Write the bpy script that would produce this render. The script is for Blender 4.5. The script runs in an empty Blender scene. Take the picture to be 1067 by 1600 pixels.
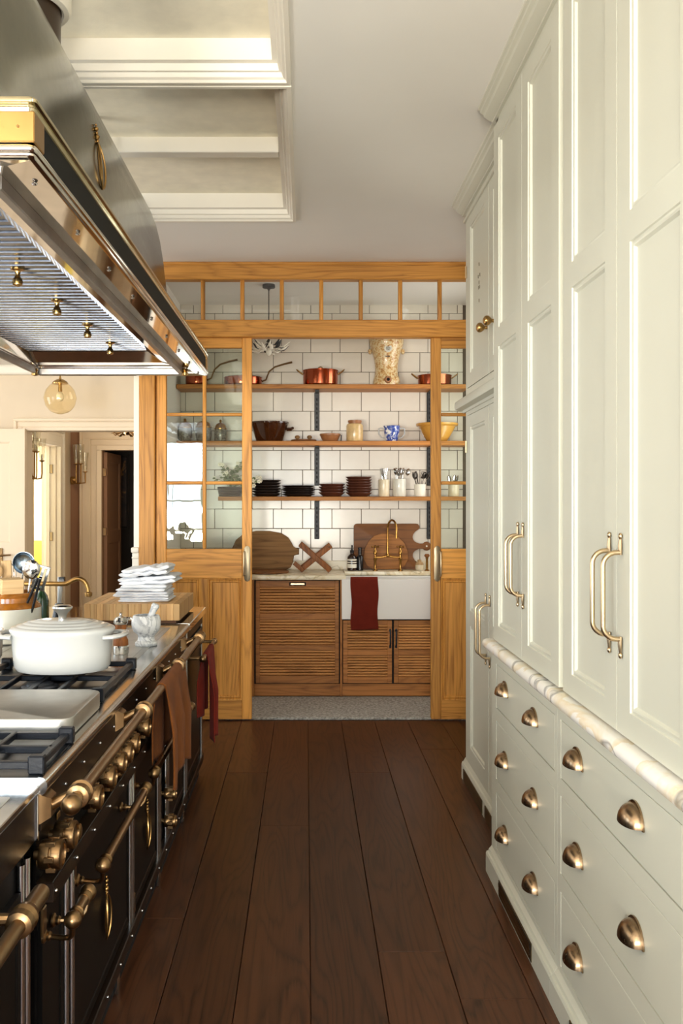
import bpy, bmesh, math, random
from mathutils import Vector, Matrix, noise as mnoise

random.seed(7)
PI = math.pi
scene = bpy.context.scene
C = scene.collection

# ---------------------------------------------------------------- camera
cam_d = bpy.data.cameras.new('camera')
cam = bpy.data.objects.new('camera', cam_d)
C.objects.link(cam)
cam.location = (0, 0, 1.45)
cam.rotation_euler = (PI / 2, 0, 0)
cam_d.sensor_fit = 'AUTO'
cam_d.sensor_width = 36
cam_d.lens = 31.5
cam_d.shift_x = 55.5 / 1600
cam_d.shift_y = -20 / 1600
cam_d.clip_start = 0.05
scene.camera = cam

# ---------------------------------------------------------------- world, lights, exposure
world = bpy.data.worlds.new('sky')
scene.world = world
world.use_nodes = True
wn = world.node_tree.nodes
wn['Background'].inputs[0].default_value = (0.80, 0.90, 1.0, 1)
wn['Background'].inputs[1].default_value = 2.0
scene.view_settings.view_transform = 'Standard'
scene.view_settings.look = 'None'
scene.view_settings.gamma = 1
scene.view_settings.use_curve_mapping = False
scene.view_settings.exposure = 0.14
scene.cycles.use_denoising = True
scene.cycles.max_bounces = 10
scene.cycles.diffuse_bounces = 5
scene.cycles.glossy_bounces = 5
scene.cycles.transparent_max_bounces = 16
scene.cycles.sample_clamp_indirect = 6
scene.cycles.caustics_reflective = False
scene.cycles.caustics_refractive = False


def area_light(name, loc, rot, sx, sy, power, color):
    d = bpy.data.lights.new(name, 'AREA')
    d.shape = 'RECTANGLE'
    d.size, d.size_y = sx, sy
    d.energy = power
    d.color = color
    o = bpy.data.objects.new(name, d)
    o.location = loc
    o.rotation_euler = rot
    C.objects.link(o)
    return o


DAY = (0.68, 0.84, 1.0)
WARM = (1.0, 0.84, 0.62)
# daylight through the windows behind the camera, in the left wall, in the pantry and in the room past the hall
SKY_L = (
    ((-2.55, -3.30, 1.45), (PI / 2 - .2, 0, 0), 1.7, 1.9, 150, DAY),
    ((-0.15, -3.30, 1.45), (PI / 2 - .2, 0, 0), 1.7, 1.9, 75, DAY),
    ((-4.72, 0.3, 1.5), (0, -PI / 2 + .3, 0), 1.9, 1.9, 14, DAY),
    ((-4.72, 3.3, 1.5), (0, -PI / 2 + .3, 0), 1.9, 1.9, 38, DAY),
    ((-4.72, 6.2, 1.5), (0, -PI / 2, 0), 1.9, 1.4, 45, (1, .93, .84)),
    ((1.62, 6.40, 1.9), (0, PI / 2, 0), 1.5, 0.8, 15, (1, .94, .84)),
    ((1.62, -1.2, 1.5), (0, PI / 2, 0), 1.7, 1.6, 26, (.50, .72, 1.0)),
    ((-5.55, 10.9, 1.65), (0, -PI / 2, 0), 1.6, 2.5, 260, (1, .95, .84)),
)
for args in SKY_L:
    area_light('window_daylight', *args)
# added warm fill lamps in the window openings, tilted up to brighten the ceiling
UP = math.radians(38)
BOUNCE = (1.0, .89, .72)
for loc, rot, w, h, p in (
        ((-2.55, -3.28, .95), (PI / 2 + UP, 0, 0), 1.7, .9, 235),
        ((-0.15, -3.28, .95), (PI / 2 + UP, 0, 0), 1.7, .9, 150),
        ((-4.70, 0.3, 1.0), (0, -PI / 2 - UP * 1.75, 0), .9, 1.9, 8),
        ((-4.70, 3.3, 1.0), (0, -PI / 2 - UP * 1.75, 0), .9, 1.9, 48)):
    area_light('ceiling_fill', loc, rot, w, h, p, BOUNCE).data.spread = math.radians(120)

# ---------------------------------------------------------------- helpers
def srgb(r, g, b):
    def f(c):
        c /= 255
        return c / 12.92 if c <= .04045 else ((c + .055) / 1.055) ** 2.4
    return (f(r), f(g), f(b), 1)


WORLD = {}


def thing(name, label, cat, loc=(0, 0, 0), group=None, kind=None, parent=None):
    o = bpy.data.objects.new(name, None)
    o.empty_display_size = .1
    C.objects.link(o)
    if parent is not None:
        o.parent = parent
        o.location = Vector(loc) - WORLD[parent]
    else:
        o.location = loc
    WORLD[o] = Vector(loc)
    if label:
        o['label'] = label
    if cat:
        o['category'] = cat
    if group:
        o['group'] = group
    if kind:
        o['kind'] = kind
    return o


def tag(o, label=None, cat=None, group=None, kind=None):
    for k, v in (('label', label), ('category', cat), ('group', group), ('kind', kind)):
        if v:
            o[k] = v
    return o


def copy_thing(root, loc, label=None, group=None, rz=None, rot=None):
    r = root.copy()
    C.objects.link(r)
    r.location = loc
    if rz is not None:
        r.rotation_euler = (0, 0, rz)
    if rot is not None:
        r.rotation_euler = rot
    if label:
        r['label'] = label
    if group:
        r['group'] = group
    for ch in list(root.children):
        c = ch.copy()
        C.objects.link(c)
        c.parent = r
        for g in list(ch.children):
            d = g.copy()
            C.objects.link(d)
            d.parent = c
    return r


class MB:
    """collects shapes in one bmesh; build() links them as one mesh object"""

    def __init__(self):
        self.bm = bmesh.new()

    def box(self, x0, x1, y0, y1, z0, z1, bev=0, seg=1):
        bm = self.bm
        ret = bmesh.ops.create_cube(bm, size=1)
        vs = ret['verts']
        for v in vs:
            v.co = Vector((x0 + (v.co.x + .5) * (x1 - x0), y0 + (v.co.y + .5) * (y1 - y0), z0 + (v.co.z + .5) * (z1 - z0)))
        if bev:
            es = list({e for v in vs for e in v.link_edges})
            bmesh.ops.bevel(bm, geom=es, offset=bev, segments=seg, affect='EDGES', profile=.5)
        return self

    def rings(self, rings, cap0=True, cap1=True, closed=False):
        bm = self.bm
        rv = [[bm.verts.new(p) for p in r] for r in rings]
        n = len(rv[0])
        m = len(rv)
        for i in range(m if closed else m - 1):
            a, b = rv[i], rv[(i + 1) % m]
            for k in range(n):
                bm.faces.new((a[k], a[(k + 1) % n], b[(k + 1) % n], b[k]))
        if not closed:
            if cap0:
                bm.faces.new(list(reversed(rv[0])))
            if cap1:
                bm.faces.new(rv[-1])
        return self

    def lathe(self, prof, c=(0, 0, 0), seg=24, axis='z', sx=1, sy=1, cap0=True, cap1=True):
        rs = []
        for r, h in prof:
            ring = []
            r = max(r, 1e-5)
            for k in range(seg):
                a = 2 * PI * k / seg
                u, v = r * math.cos(a) * sx, r * math.sin(a) * sy
                if axis == 'z':
                    p = (c[0] + u, c[1] + v, c[2] + h)
                elif axis == 'x':
                    p = (c[0] + h, c[1] + u, c[2] + v)
                else:
                    p = (c[0] + v, c[1] + h, c[2] + u)
                ring.append(p)
            rs.append(ring)
        return self.rings(rs, cap0, cap1)

    def tube(self, pts, r, seg=8, closed=False, flat=None):
        pts = [Vector(p) for p in pts]
        n = len(pts)
        rr = r if isinstance(r, (list, tuple)) else [r] * n
        tans = []
        for i in range(n):
            a = pts[i - 1] if (i > 0 or closed) else pts[i]
            b = pts[(i + 1) % n] if (i < n - 1 or closed) else pts[i]
            tans.append((b - a).normalized())
        up = Vector((0, 0, 1))
        if abs(tans[0].dot(up)) > .9:
            up = Vector((1, 0, 0))
        nrm = (up - tans[0] * up.dot(tans[0])).normalized()
        rs = []
        for i in range(n):
            t = tans[i]
            nrm = (nrm - t * nrm.dot(t))
            nrm = nrm.normalized() if nrm.length > 1e-6 else t.orthogonal().normalized()
            bn = t.cross(nrm)
            s = flat or 1
            rs.append([pts[i] + (nrm * math.cos(2 * PI * k / seg) * s + bn * math.sin(2 * PI * k / seg)) * rr[i] for k in range(seg)])
        return self.rings(rs, closed=closed)

    def cyl(self, p0, p1, r0, r1=None, seg=16):
        return self.tube([p0, p1], [r0, r0 if r1 is None else r1], seg)

    def sphere(self, c, r, seg=14, s=(1, 1, 1)):
        ret = bmesh.ops.create_uvsphere(self.bm, u_segments=seg, v_segments=max(6, seg // 2 + 1), radius=r)
        for v in ret['verts']:
            v.co = Vector((c[0] + v.co.x * s[0], c[1] + v.co.y * s[1], c[2] + v.co.z * s[2]))
        return self

    def prism(self, poly, f, d0, d1, bev=0):
        """outline poly [(u, v)] extruded from depth d0 to d1, mapped by f(u, v, d)"""
        bm = self.bm
        a = [bm.verts.new(f(u, v, d0)) for u, v in poly]
        b = [bm.verts.new(f(u, v, d1)) for u, v in poly]
        n = len(a)
        fs = [bm.faces.new(a), bm.faces.new(list(reversed(b)))]
        for k in range(n):
            bm.faces.new((a[k], b[k], b[(k + 1) % n], a[(k + 1) % n]))
        if bev:
            es = list({e for fc in fs for e in fc.edges})
            bmesh.ops.bevel(bm, geom=es, offset=bev, segments=2, affect='EDGES', profile=.5)
        return self

    def grid(self, fn, nu, nv, thick=0):
        bm = self.bm
        vs = [[bm.verts.new(fn(i / nu, j / nv)) for j in range(nv + 1)] for i in range(nu + 1)]
        fs = []
        for i in range(nu):
            for j in range(nv):
                fs.append(bm.faces.new((vs[i][j], vs[i + 1][j], vs[i + 1][j + 1], vs[i][j + 1])))
        if thick:
            bmesh.ops.recalc_face_normals(bm, faces=fs)
            bmesh.ops.solidify(bm, geom=fs, thickness=thick)
        return self

    def framed(self, f, u0, u1, v0, v1, t, openings, ring):
        """board u0..u1 x v0..v1 of thickness t whose openings step back by ring [(inset, depth)] to a panel"""
        bm = self.bm
        us = sorted({u0, u1} | {o[0] for o in openings} | {o[1] for o in openings})
        vs = sorted({v0, v1} | {o[2] for o in openings} | {o[3] for o in openings})

        def quad(p):
            bm.faces.new([bm.verts.new(q) for q in p])
        for i in range(len(us) - 1):
            for j in range(len(vs) - 1):
                cu, cv = (us[i] + us[i + 1]) / 2, (vs[j] + vs[j + 1]) / 2
                if any(o[0] < cu < o[1] and o[2] < cv < o[3] for o in openings):
                    continue
                quad([f(us[i], vs[j], 0), f(us[i + 1], vs[j], 0), f(us[i + 1], vs[j + 1], 0), f(us[i], vs[j + 1], 0)])
        cor = [(u0, v0), (u1, v0), (u1, v1), (u0, v1)]
        for k in range(4):
            a, b = cor[k], cor[(k + 1) % 4]
            quad([f(*a, 0), f(*b, 0), f(*b, t), f(*a, t)])
        quad([f(*c, t) for c in cor])
        for a0, a1, b0, b1 in openings:
            prev = None
            for ins, dep in ring:
                cur = [(a0 + ins, b0 + ins, dep), (a1 - ins, b0 + ins, dep), (a1 - ins, b1 - ins, dep), (a0 + ins, b1 - ins, dep)]
                if prev:
                    for k in range(4):
                        quad([f(*prev[k]), f(*prev[(k + 1) % 4]), f(*cur[(k + 1) % 4]), f(*cur[k])])
                prev = cur
            if prev:
                quad([f(*q) for q in prev])
        return self

    def xf(self, fn):
        for v in self.bm.verts:
            v.co = Vector(fn(v.co))
        return self

    def build(self, name, mat, parent=None, local=False, sharp=35, flat=False):
        bm = self.bm
        bmesh.ops.remove_doubles(bm, verts=bm.verts, dist=1e-6)
        bmesh.ops.recalc_face_normals(bm, faces=bm.faces)
        off = Vector((0, 0, 0))
        if parent is not None and not local:
            off = WORLD[parent]
        for v in bm.verts:
            v.co -= off
        lim = math.radians(sharp)
        for fc in bm.faces:
            fc.smooth = not flat
        for e in bm.edges:
            if len(e.link_faces) == 2:
                e.smooth = e.calc_face_angle(0) < lim
        me = bpy.data.meshes.new(name)
        bm.to_mesh(me)
        bm.free()
        if mat:
            me.materials.append(mat)
        o = bpy.data.objects.new(name, me)
        C.objects.link(o)
        if parent is not None:
            o.parent = parent
            WORLD[o] = WORLD[parent]
        else:
            WORLD[o] = Vector((0, 0, 0))
        return o


def pivot(o, loc):
    """move a top-level mesh's origin to loc"""
    loc = Vector(loc)
    o.data.transform(Matrix.Translation(-loc))
    o.location = loc
    WORLD[o] = loc
    return o


def MXn(x):            # a face looking towards -X (right-hand furniture)
    return lambda u, v, d: (x + d, u, v)


def MXp(x):            # a face looking towards +X (the range)
    return lambda u, v, d: (x - d, u, v)


def MY(y):             # a face looking towards the camera
    return lambda u, v, d: (u, y + d, v)


def MZ(z):             # lying flat, depth goes up
    return lambda u, v, d: (u, v, z + d)


# ---------------------------------------------------------------- materials
def base_mat(name, col, rough=.5, metal=0, coat=0, spec=None):
    m = bpy.data.materials.new(name)
    m.use_nodes = True
    b = m.node_tree.nodes['Principled BSDF']
    b.inputs['Base Color'].default_value = col
    b.inputs['Roughness'].default_value = rough
    b.inputs['Metallic'].default_value = metal
    if coat:
        b.inputs['Coat Weight'].default_value = coat
        b.inputs['Coat Roughness'].default_value = .08
    if spec is not None:
        b.inputs['Specular IOR Level'].default_value = spec
    return m, m.node_tree.nodes, m.node_tree.links, b


def coords(n, l, scale, rand=0):
    tc = n.new('ShaderNodeTexCoord')
    mp = n.new('ShaderNodeMapping')
    mp.inputs['Scale'].default_value = scale
    src = tc.outputs['Object']
    if rand:
        oi = n.new('ShaderNodeObjectInfo')
        mu = n.new('ShaderNodeMath')
        mu.operation = 'MULTIPLY'
        mu.inputs[1].default_value = rand
        l.new(oi.outputs['Random'], mu.inputs[0])
        ad = n.new('ShaderNodeVectorMath')
        ad.operation = 'ADD'
        l.new(src, ad.inputs[0])
        l.new(mu.outputs[0], ad.inputs[1])
        src = ad.outputs[0]
    l.new(src, mp.inputs['Vector'])
    return mp.outputs['Vector']


def noise(n, l, vec, scale, detail=4, rough=.55, dist=0):
    t = n.new('ShaderNodeTexNoise')
    t.inputs['Scale'].default_value = scale
    t.inputs['Detail'].default_value = detail
    t.inputs['Roughness'].default_value = rough
    t.inputs['Distortion'].default_value = dist
    l.new(vec, t.inputs['Vector'])
    return t.outputs['Fac']


def ramp(n, l, fac, stops):
    r = n.new('ShaderNodeValToRGB')
    e = r.color_ramp.elements
    while len(e) < len(stops):
        e.new(.5)
    for i, (p, c) in enumerate(stops):
        e[i].position = p
        e[i].color = c
    l.new(fac, r.inputs['Fac'])
    return r.outputs['Color']


def bump(n, l, b, h, strength=.2, dist=.01):
    bp = n.new('ShaderNodeBump')
    bp.inputs['Strength'].default_value = strength
    bp.inputs['Distance'].default_value = dist
    l.new(h, bp.inputs['Height'])
    l.new(bp.outputs['Normal'], b.inputs['Normal'])


def mixc(n, l, fac, a, b, mode='MIX'):
    mx = n.new('ShaderNodeMix')
    mx.data_type = 'RGBA'
    mx.blend_type = mode
    for s, v in ((0, fac), (6, a), (7, b)):
        if hasattr(v, 'default_value') or hasattr(v, 'is_output'):
            l.new(v, mx.inputs[s])
        else:
            mx.inputs[s].default_value = v
    return mx.outputs[2]


def plain(name, col, rough=.5, metal=0, var=.04, scale=6, bmp=0, bscale=80, coat=0, spec=None):
    """one colour with a faint cloudy variation and optional fine relief"""
    m, n, l, b = base_mat(name, col, rough, metal, coat, spec)
    v = coords(n, l, (1, 1, 1))
    f = noise(n, l, v, scale, 3)
    c0 = tuple(max(0, c * (1 - var * 2)) for c in col[:3]) + (1,)
    c1 = tuple(min(1, c * (1 + var * 2)) for c in col[:3]) + (1,)
    l.new(ramp(n, l, f, [(.3, c0), (.7, c1)]), b.inputs['Base Color'])
    if bmp:
        bump(n, l, b, noise(n, l, v, bscale, 2), bmp, .004)
    return m


def wood(name, dark, light, axis='z', rough=.45, rand=9, lines=18, wide=5.0, vary=.25, coat=0, bmp=.12, contrast=.5, fine=70):
    """growth rings cut lengthways plus fine pores, running along the axis"""
    m, n, l, b = base_mat(name, light, rough, 0, coat, .28)
    k = {'x': (.11, 1, 1), 'y': (1, .11, 1), 'z': (1, 1, .11)}[axis]
    fk = {'x': (.03, 1, 1), 'y': (1, .03, 1), 'z': (1, 1, .03)}[axis]
    v = coords(n, l, k, rand)
    f = noise(n, l, v, wide, 2, .45, .25)
    v2 = coords(n, l, fk, rand)
    f2 = noise(n, l, v2, fine, 3, .6)
    mu = n.new('ShaderNodeMath')
    mu.operation = 'MULTIPLY_ADD'
    mu.inputs[1].default_value = lines
    l.new(f, mu.inputs[0])
    fa = n.new('ShaderNodeMath')
    fa.operation = 'MULTIPLY'
    fa.inputs[1].default_value = .9
    l.new(f2, fa.inputs[0])
    l.new(fa.outputs[0], mu.inputs[2])
    fr = n.new('ShaderNodeMath')
    fr.operation = 'FRACT'
    l.new(mu.outputs[0], fr.inputs[0])
    mid = tuple((a + c) / 2 for a, c in zip(dark[:3], light[:3])) + (1,)
    c1 = ramp(n, l, fr.outputs[0], [(0, dark), (.10, mid), (.30, light), (.72, light), (.90, mid), (1, dark)])
    c2 = ramp(n, l, f2, [(.36, dark), (.52, light)])
    col = mixc(n, l, contrast, c1, c2)
    f3 = noise(n, l, v, 1.3, 2)
    col = mixc(n, l, .35, col, ramp(n, l, f3, [(.35, mid), (.65, light)]))
    if vary:
        oi = n.new('ShaderNodeObjectInfo')
        mr = n.new('ShaderNodeMapRange')
        mr.inputs['To Min'].default_value = 1 - vary
        mr.inputs['To Max'].default_value = 1 + vary * .6
        l.new(oi.outputs['Random'], mr.inputs['Value'])
        hs = n.new('ShaderNodeHueSaturation')
        l.new(mr.outputs[0], hs.inputs['Value'])
        l.new(col, hs.inputs['Color'])
        col = hs.outputs['Color']
    l.new(col, b.inputs['Base Color'])
    if bmp:
        bump(n, l, b, f2, bmp, .002)
    return m


def metal(name, col, rough=.25, brush=None, bstr=.05, var=.1):
    m, n, l, b = base_mat(name, col, rough, 1)
    sc = {'x': (2, 90, 90), 'y': (90, 2, 90), 'z': (90, 90, 2), None: (12, 12, 12)}[brush]
    v = coords(n, l, sc)
    f = noise(n, l, v, 1.0 if brush else 3, 3)
    mr = n.new('ShaderNodeMapRange')
    mr.inputs['To Min'].default_value = max(.02, rough - var)
    mr.inputs['To Max'].default_value = rough + var
    l.new(f, mr.inputs['Value'])
    l.new(mr.outputs[0], b.inputs['Roughness'])
    v2 = coords(n, l, (7, 7, 7))
    f2 = noise(n, l, v2, 1, 3)
    lo = tuple(c * .8 for c in col[:3]) + (1,)
    l.new(ramp(n, l, f2, [(.35, lo), (.65, col)]), b.inputs['Base Color'])
    if bstr:
        bump(n, l, b, f, bstr, .001)
    return m


def fabric(name, col, rough=.95, rib=None, ribn=260):
    m, n, l, b = base_mat(name, col, rough, spec=.1)
    v = coords(n, l, (1, 1, 1))
    f = noise(n, l, v, 14, 3)
    lo = tuple(c * .8 for c in col[:3]) + (1,)
    l.new(ramp(n, l, f, [(.3, lo), (.7, col)]), b.inputs['Base Color'])
    w = n.new('ShaderNodeTexWave')
    w.bands_direction = (rib or 'x').upper()
    w.inputs['Scale'].default_value = ribn / 6.28
    w.inputs['Distortion'].default_value = .6
    l.new(v, w.inputs['Vector'])
    bump(n, l, b, w.outputs['Fac'], .35, .002)
    b.inputs['Sheen Weight'].default_value = .04
    return m


def marble(name, col, vein1, vein2, scale=2.2, rough=.2):
    m, n, l, b = base_mat(name, col, rough)
    v = coords(n, l, (1, 1, 1))
    f = noise(n, l, v, scale, 6, .55, 1.4)
    f2 = noise(n, l, v, scale * .55, 4, .5, 2.0)
    c1 = ramp(n, l, f, [(.40, col), (.485, vein1), (.50, col), (.60, col)])
    c2 = ramp(n, l, f2, [(.50, (1, 1, 1, 1)), (.52, vein2), (.535, (1, 1, 1, 1))])
    l.new(mixc(n, l, .75, c1, c2, 'MULTIPLY'), b.inputs['Base Color'])
    return m


def glass_pane(name, tint=(.93, .97, .94, 1), rough=0.0, wavy=0.0, gloss=1.0, ior=1.5):
    m = bpy.data.materials.new(name)
    m.use_nodes = True
    n, l = m.node_tree.nodes, m.node_tree.links
    n.remove(n['Principled BSDF'])
    tr = n.new('ShaderNodeBsdfTransparent')
    tr.inputs[0].default_value = tint
    gl = n.new('ShaderNodeBsdfGlossy')
    gl.inputs['Roughness'].default_value = rough
    gl.inputs['Color'].default_value = (gloss, gloss, gloss, 1)
    fr = n.new('ShaderNodeFresnel')
    ge = n.new('ShaderNodeNewGeometry')
    mp = n.new('ShaderNodeMapRange')
    mp.inputs['To Min'].default_value = ior
    mp.inputs['To Max'].default_value = 1 / ior
    l.new(ge.outputs['Backfacing'], mp.inputs['Value'])
    l.new(mp.outputs[0], fr.inputs['IOR'])
    mx = n.new('ShaderNodeMixShader')
    l.new(fr.outputs[0], mx.inputs[0])
    l.new(tr.outputs[0], mx.inputs[1])
    l.new(gl.outputs[0], mx.inputs[2])
    l.new(mx.outputs[0], n['Material Output'].inputs['Surface'])
    if wavy:
        v = coords(n, l, (9, 9, 2.5))
        bp = n.new('ShaderNodeBump')
        bp.inputs['Strength'].default_value = wavy
        bp.inputs['Distance'].default_value = .004
        l.new(noise(n, l, v, 1, 2), bp.inputs['Height'])
        l.new(bp.outputs['Normal'], gl.inputs['Normal'])
        l.new(bp.outputs['Normal'], fr.inputs['Normal'])
    return m


def emit(name, col, s):
    m, n, l, b = base_mat(name, col, .5)
    b.inputs['Emission Color'].default_value = col
    b.inputs['Emission Strength'].default_value = s
    return m


M = {}
M['paint'] = plain('sage_cream_paint', srgb(201, 200, 184), .38, var=.012, scale=2)
M['white'] = plain('white_plaster', srgb(228, 222, 212), .8, var=.01, scale=2, bmp=.05, bscale=30)
M['ceil'] = plain('ceiling_plaster', srgb(232, 229, 222), .85, var=.015, scale=1.2, bmp=.05, bscale=14)
M['panel_paper'] = plain('coffer_panel_paper', srgb(240, 232, 210), .85, var=.03, scale=9, bmp=.08, bscale=120)
M['trim_white'] = plain('trim_white_paint', srgb(232, 226, 212), .45, var=.01, scale=2)
M['hall_wall'] = plain('hall_warm_plaster', srgb(216, 200, 176), .8, var=.015, scale=2)
M['hall_trim'] = plain('hall_trim_paint', srgb(226, 208, 182), .5, var=.01, scale=2)
M['hall_brown'] = plain('hall_brown_paint', srgb(150, 112, 84), .8, var=.02, scale=2)
M['cream_room'] = plain('cream_room_paint', srgb(246, 236, 206), .8, var=.02, scale=2)
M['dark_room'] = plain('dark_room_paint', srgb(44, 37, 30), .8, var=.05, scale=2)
OAK_D, OAK_L = srgb(124, 70, 20), srgb(218, 154, 72)
M['oak_z'] = wood('honey_oak_upright', OAK_D, OAK_L, 'z')
M['oak_x'] = wood('honey_oak_level', OAK_D, OAK_L, 'x')
PD, PL = srgb(84, 46, 18), srgb(184, 122, 62)
M['pantry_x'] = wood('brown_oak_level', PD, PL, 'x', rough=.5)
M['pantry_z'] = wood('brown_oak_upright', PD, PL, 'z', rough=.5)
M['shelf'] = wood('shelf_oak', srgb(116, 66, 26), srgb(190, 128, 64), 'x', rough=.5)
M['floor'] = wood('dark_stained_oak_plank', srgb(20, 12, 7), srgb(86, 52, 32), 'y', rough=.36, lines=20, wide=5, vary=.14, contrast=.34, bmp=.25)
M['board_rough'] = wood('worn_board_wood', srgb(92, 62, 36), srgb(164, 124, 80), 'x', rough=.75, fine=40)
M['walnut'] = wood('walnut_board', srgb(56, 30, 13), srgb(122, 77, 38), 'x', rough=.5, lines=9)
M['walnut_z'] = wood('walnut_stick', srgb(66, 36, 14), srgb(148, 90, 44), 'z', rough=.5)
M['beech'] = wood('beech_spoon', srgb(150, 112, 70), srgb(200, 168, 122), 'z', rough=.6, lines=6)
M['grout'] = plain('grey_grout', srgb(96, 84, 72), .9, var=.06, scale=20)
M['tile'] = plain('cream_glazed_tile', srgb(220, 213, 200), .24, var=.02, scale=5, coat=.1)
M['marble'] = marble('cream_marble', srgb(240, 236, 228), srgb(232, 216, 186), srgb(136, 138, 140), 2.2)
M['marble_y'] = marble('warm_cream_marble', srgb(226, 216, 190), srgb(208, 190, 152), srgb(196, 190, 170), 2.0, .3)
M['marble_w'] = marble('grey_white_marble', srgb(222, 224, 224), srgb(170, 174, 178), srgb(190, 194, 198), 9, .35)
M['steel'] = metal('brushed_steel', srgb(206, 205, 202), .17, 'y', .02, .06)
M['steel_x'] = metal('brushed_steel_cross', srgb(192, 190, 184), .42, 'x', .02, .06)
M['hood_steel'] = metal('dark_hood_steel', srgb(92, 92, 80), .2, None, 0, .05)
M['mirror'] = metal('polished_steel', srgb(214, 206, 196), .07, None, .0, .03)
M['chrome'] = metal('chrome', srgb(222, 222, 222), .06, None, 0, .03)
M['brass'] = metal('aged_brass', srgb(176, 138, 84), .3, None, .03, .06)
M['brass_b'] = metal('polished_brass', srgb(200, 164, 104), .22, None, .02, .06)
M['bronze'] = metal('bronze_rail', srgb(150, 120, 84), .3, None, .02, .06)
M['pale_brass'] = metal('pale_satin_brass', srgb(212, 186, 148), .32, None, .0, .05)
M['copper'] = metal('copper', srgb(184, 96, 66), .16, None, .03, .06)
M['iron'] = plain('cast_iron', srgb(16, 20, 28), .36, var=.1, scale=30, bmp=.1, bscale=160, spec=.3)
M['bracket'] = plain('blackened_bracket_iron', srgb(38, 40, 42), .5, var=.2, scale=40, bmp=.3, bscale=60)
M['enamel'] = plain('black_enamel', srgb(13, 11, 10), .36, var=.05, scale=3, spec=.16)
M['enamel_brown'] = plain('dark_brown_enamel', srgb(32, 22, 16), .32, var=.05, scale=3, spec=.2)
M['black'] = plain('black_gap', srgb(10, 9, 8), .8, var=.05)
M['white_enamel'] = plain('white_enamel', srgb(188, 190, 188), .16, var=.01, scale=2, coat=.2)
M['ceramic_w'] = plain('white_fireclay', srgb(232, 230, 224), .12, var=.008, scale=2, coat=.4)
M['stoneware'] = plain('pale_stoneware', srgb(214, 200, 170), .28, var=.04, scale=12, coat=.2)
M['stone_grey'] = plain('grey_stoneware', srgb(206, 204, 190), .3, var=.03, scale=8, coat=.2)
M['amber'] = plain('amber_glaze', srgb(150, 92, 30), .15, var=.18, scale=24, coat=.4)
M['brown_glaze'] = plain('dark_brown_glaze', srgb(58, 28, 12), .12, var=.12, scale=9, coat=.5)
M['brown_bowl'] = plain('brown_bowl_glaze', srgb(150, 100, 62), .4, var=.06, scale=12)
M['tan_jar'] = plain('tan_jar_glaze', srgb(206, 176, 124), .25, var=.1, scale=14, coat=.3)
M['yellow'] = plain('mustard_glaze', srgb(204, 150, 66), .25, var=.05, scale=10, coat=.3)
M['plate_black'] = plain('near_black_plate', srgb(40, 29, 24), .4, var=.1, scale=20)
M['plate_brown'] = plain('red_brown_plate', srgb(84, 46, 32), .35, var=.1, scale=20)
M['linen'] = plain('white_linen', srgb(232, 234, 238), .95, var=.02, scale=30, bmp=.25, bscale=260)
M['rust'] = fabric('rust_brown_cloth', srgb(128, 74, 34), rib='y')
M['red'] = fabric('brick_red_cloth', srgb(138, 48, 36), rib='y')
M['burgundy'] = fabric('burgundy_cloth', srgb(110, 38, 26), rib='x', ribn=420)
M['glass'] = glass_pane('old_window_glass', wavy=.12)
M['glass_clear'] = glass_pane('clear_window_glass', (.97, .98, .97, 1))
M['glass_globe'] = glass_pane('tinted_globe_glass', (.97, .90, .74, 1), gloss=.9)
M['amber_glass'] = plain('dark_amber_glass', srgb(36, 18, 10), .08, var=.1, coat=.3)
M['label_w'] = plain('paper_label', srgb(226, 222, 206), .7)
M['leaf'] = plain('grey_green_leaf', srgb(104, 116, 78), .6, var=.25, scale=20)
M['petal'] = plain('white_petal', srgb(232, 226, 204), .7, var=.05, scale=30)
M['pestle'] = M['marble_w']
M['green_bottle'] = plain('green_glass_bottle', srgb(24, 62, 34), .1, var=.1, coat=.4)
M['olive'] = plain('olive_upholstery', srgb(170, 156, 70), .9, var=.05)
M['sole'] = plain('grey_grille', srgb(92, 80, 58), .5, var=.1)
M['cup'] = metal('brushed_antique_nickel', srgb(168, 142, 112), .26, None, .0, .05)
M['grille_frame'] = metal('grille_brass', srgb(120, 104, 72), .4, None, 0, .05)
M['hood_rim'] = metal('warm_polished_steel', srgb(200, 186, 150), .16, None, 0, .04)
M['baffle'] = metal('baffle_steel', srgb(128, 136, 150), .24, None, 0, .04)
M['iron_tray'] = metal('dark_steel_tray', srgb(120, 122, 126), .3, 'x', .02, .06)
M['duct'] = plain('brown_bronze_duct', srgb(52, 36, 22), .4, var=.05)
M['reed'] = wood('reeded_oak', srgb(124, 76, 36), srgb(212, 150, 86), 'x', rough=.5, vary=0)
M['rug'] = None
M['leaf_metal'] = plain('pale_painted_metal_leaf', srgb(238, 234, 220), .5, var=.05, scale=40)
M['dark_metal'] = metal('dark_cutlery_metal', srgb(90, 84, 78), .3)
M['black_gloss'] = plain('glossy_black', srgb(16, 17, 20), .2, var=.05)
M['board_mid'] = wood('mid_brown_board', srgb(88, 52, 22), srgb(160, 106, 56), 'x', rough=.55, lines=20)


def two_tone(name, stops, scale, rough=.3, detail=5, dist=.6, coat=.3):
    m, n, l, b = base_mat(name, stops[0][1], rough, 0, coat)
    v = coords(n, l, (1, 1, 1))
    l.new(ramp(n, l, noise(n, l, v, scale, detail, .6, dist), stops), b.inputs['Base Color'])
    return m


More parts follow.
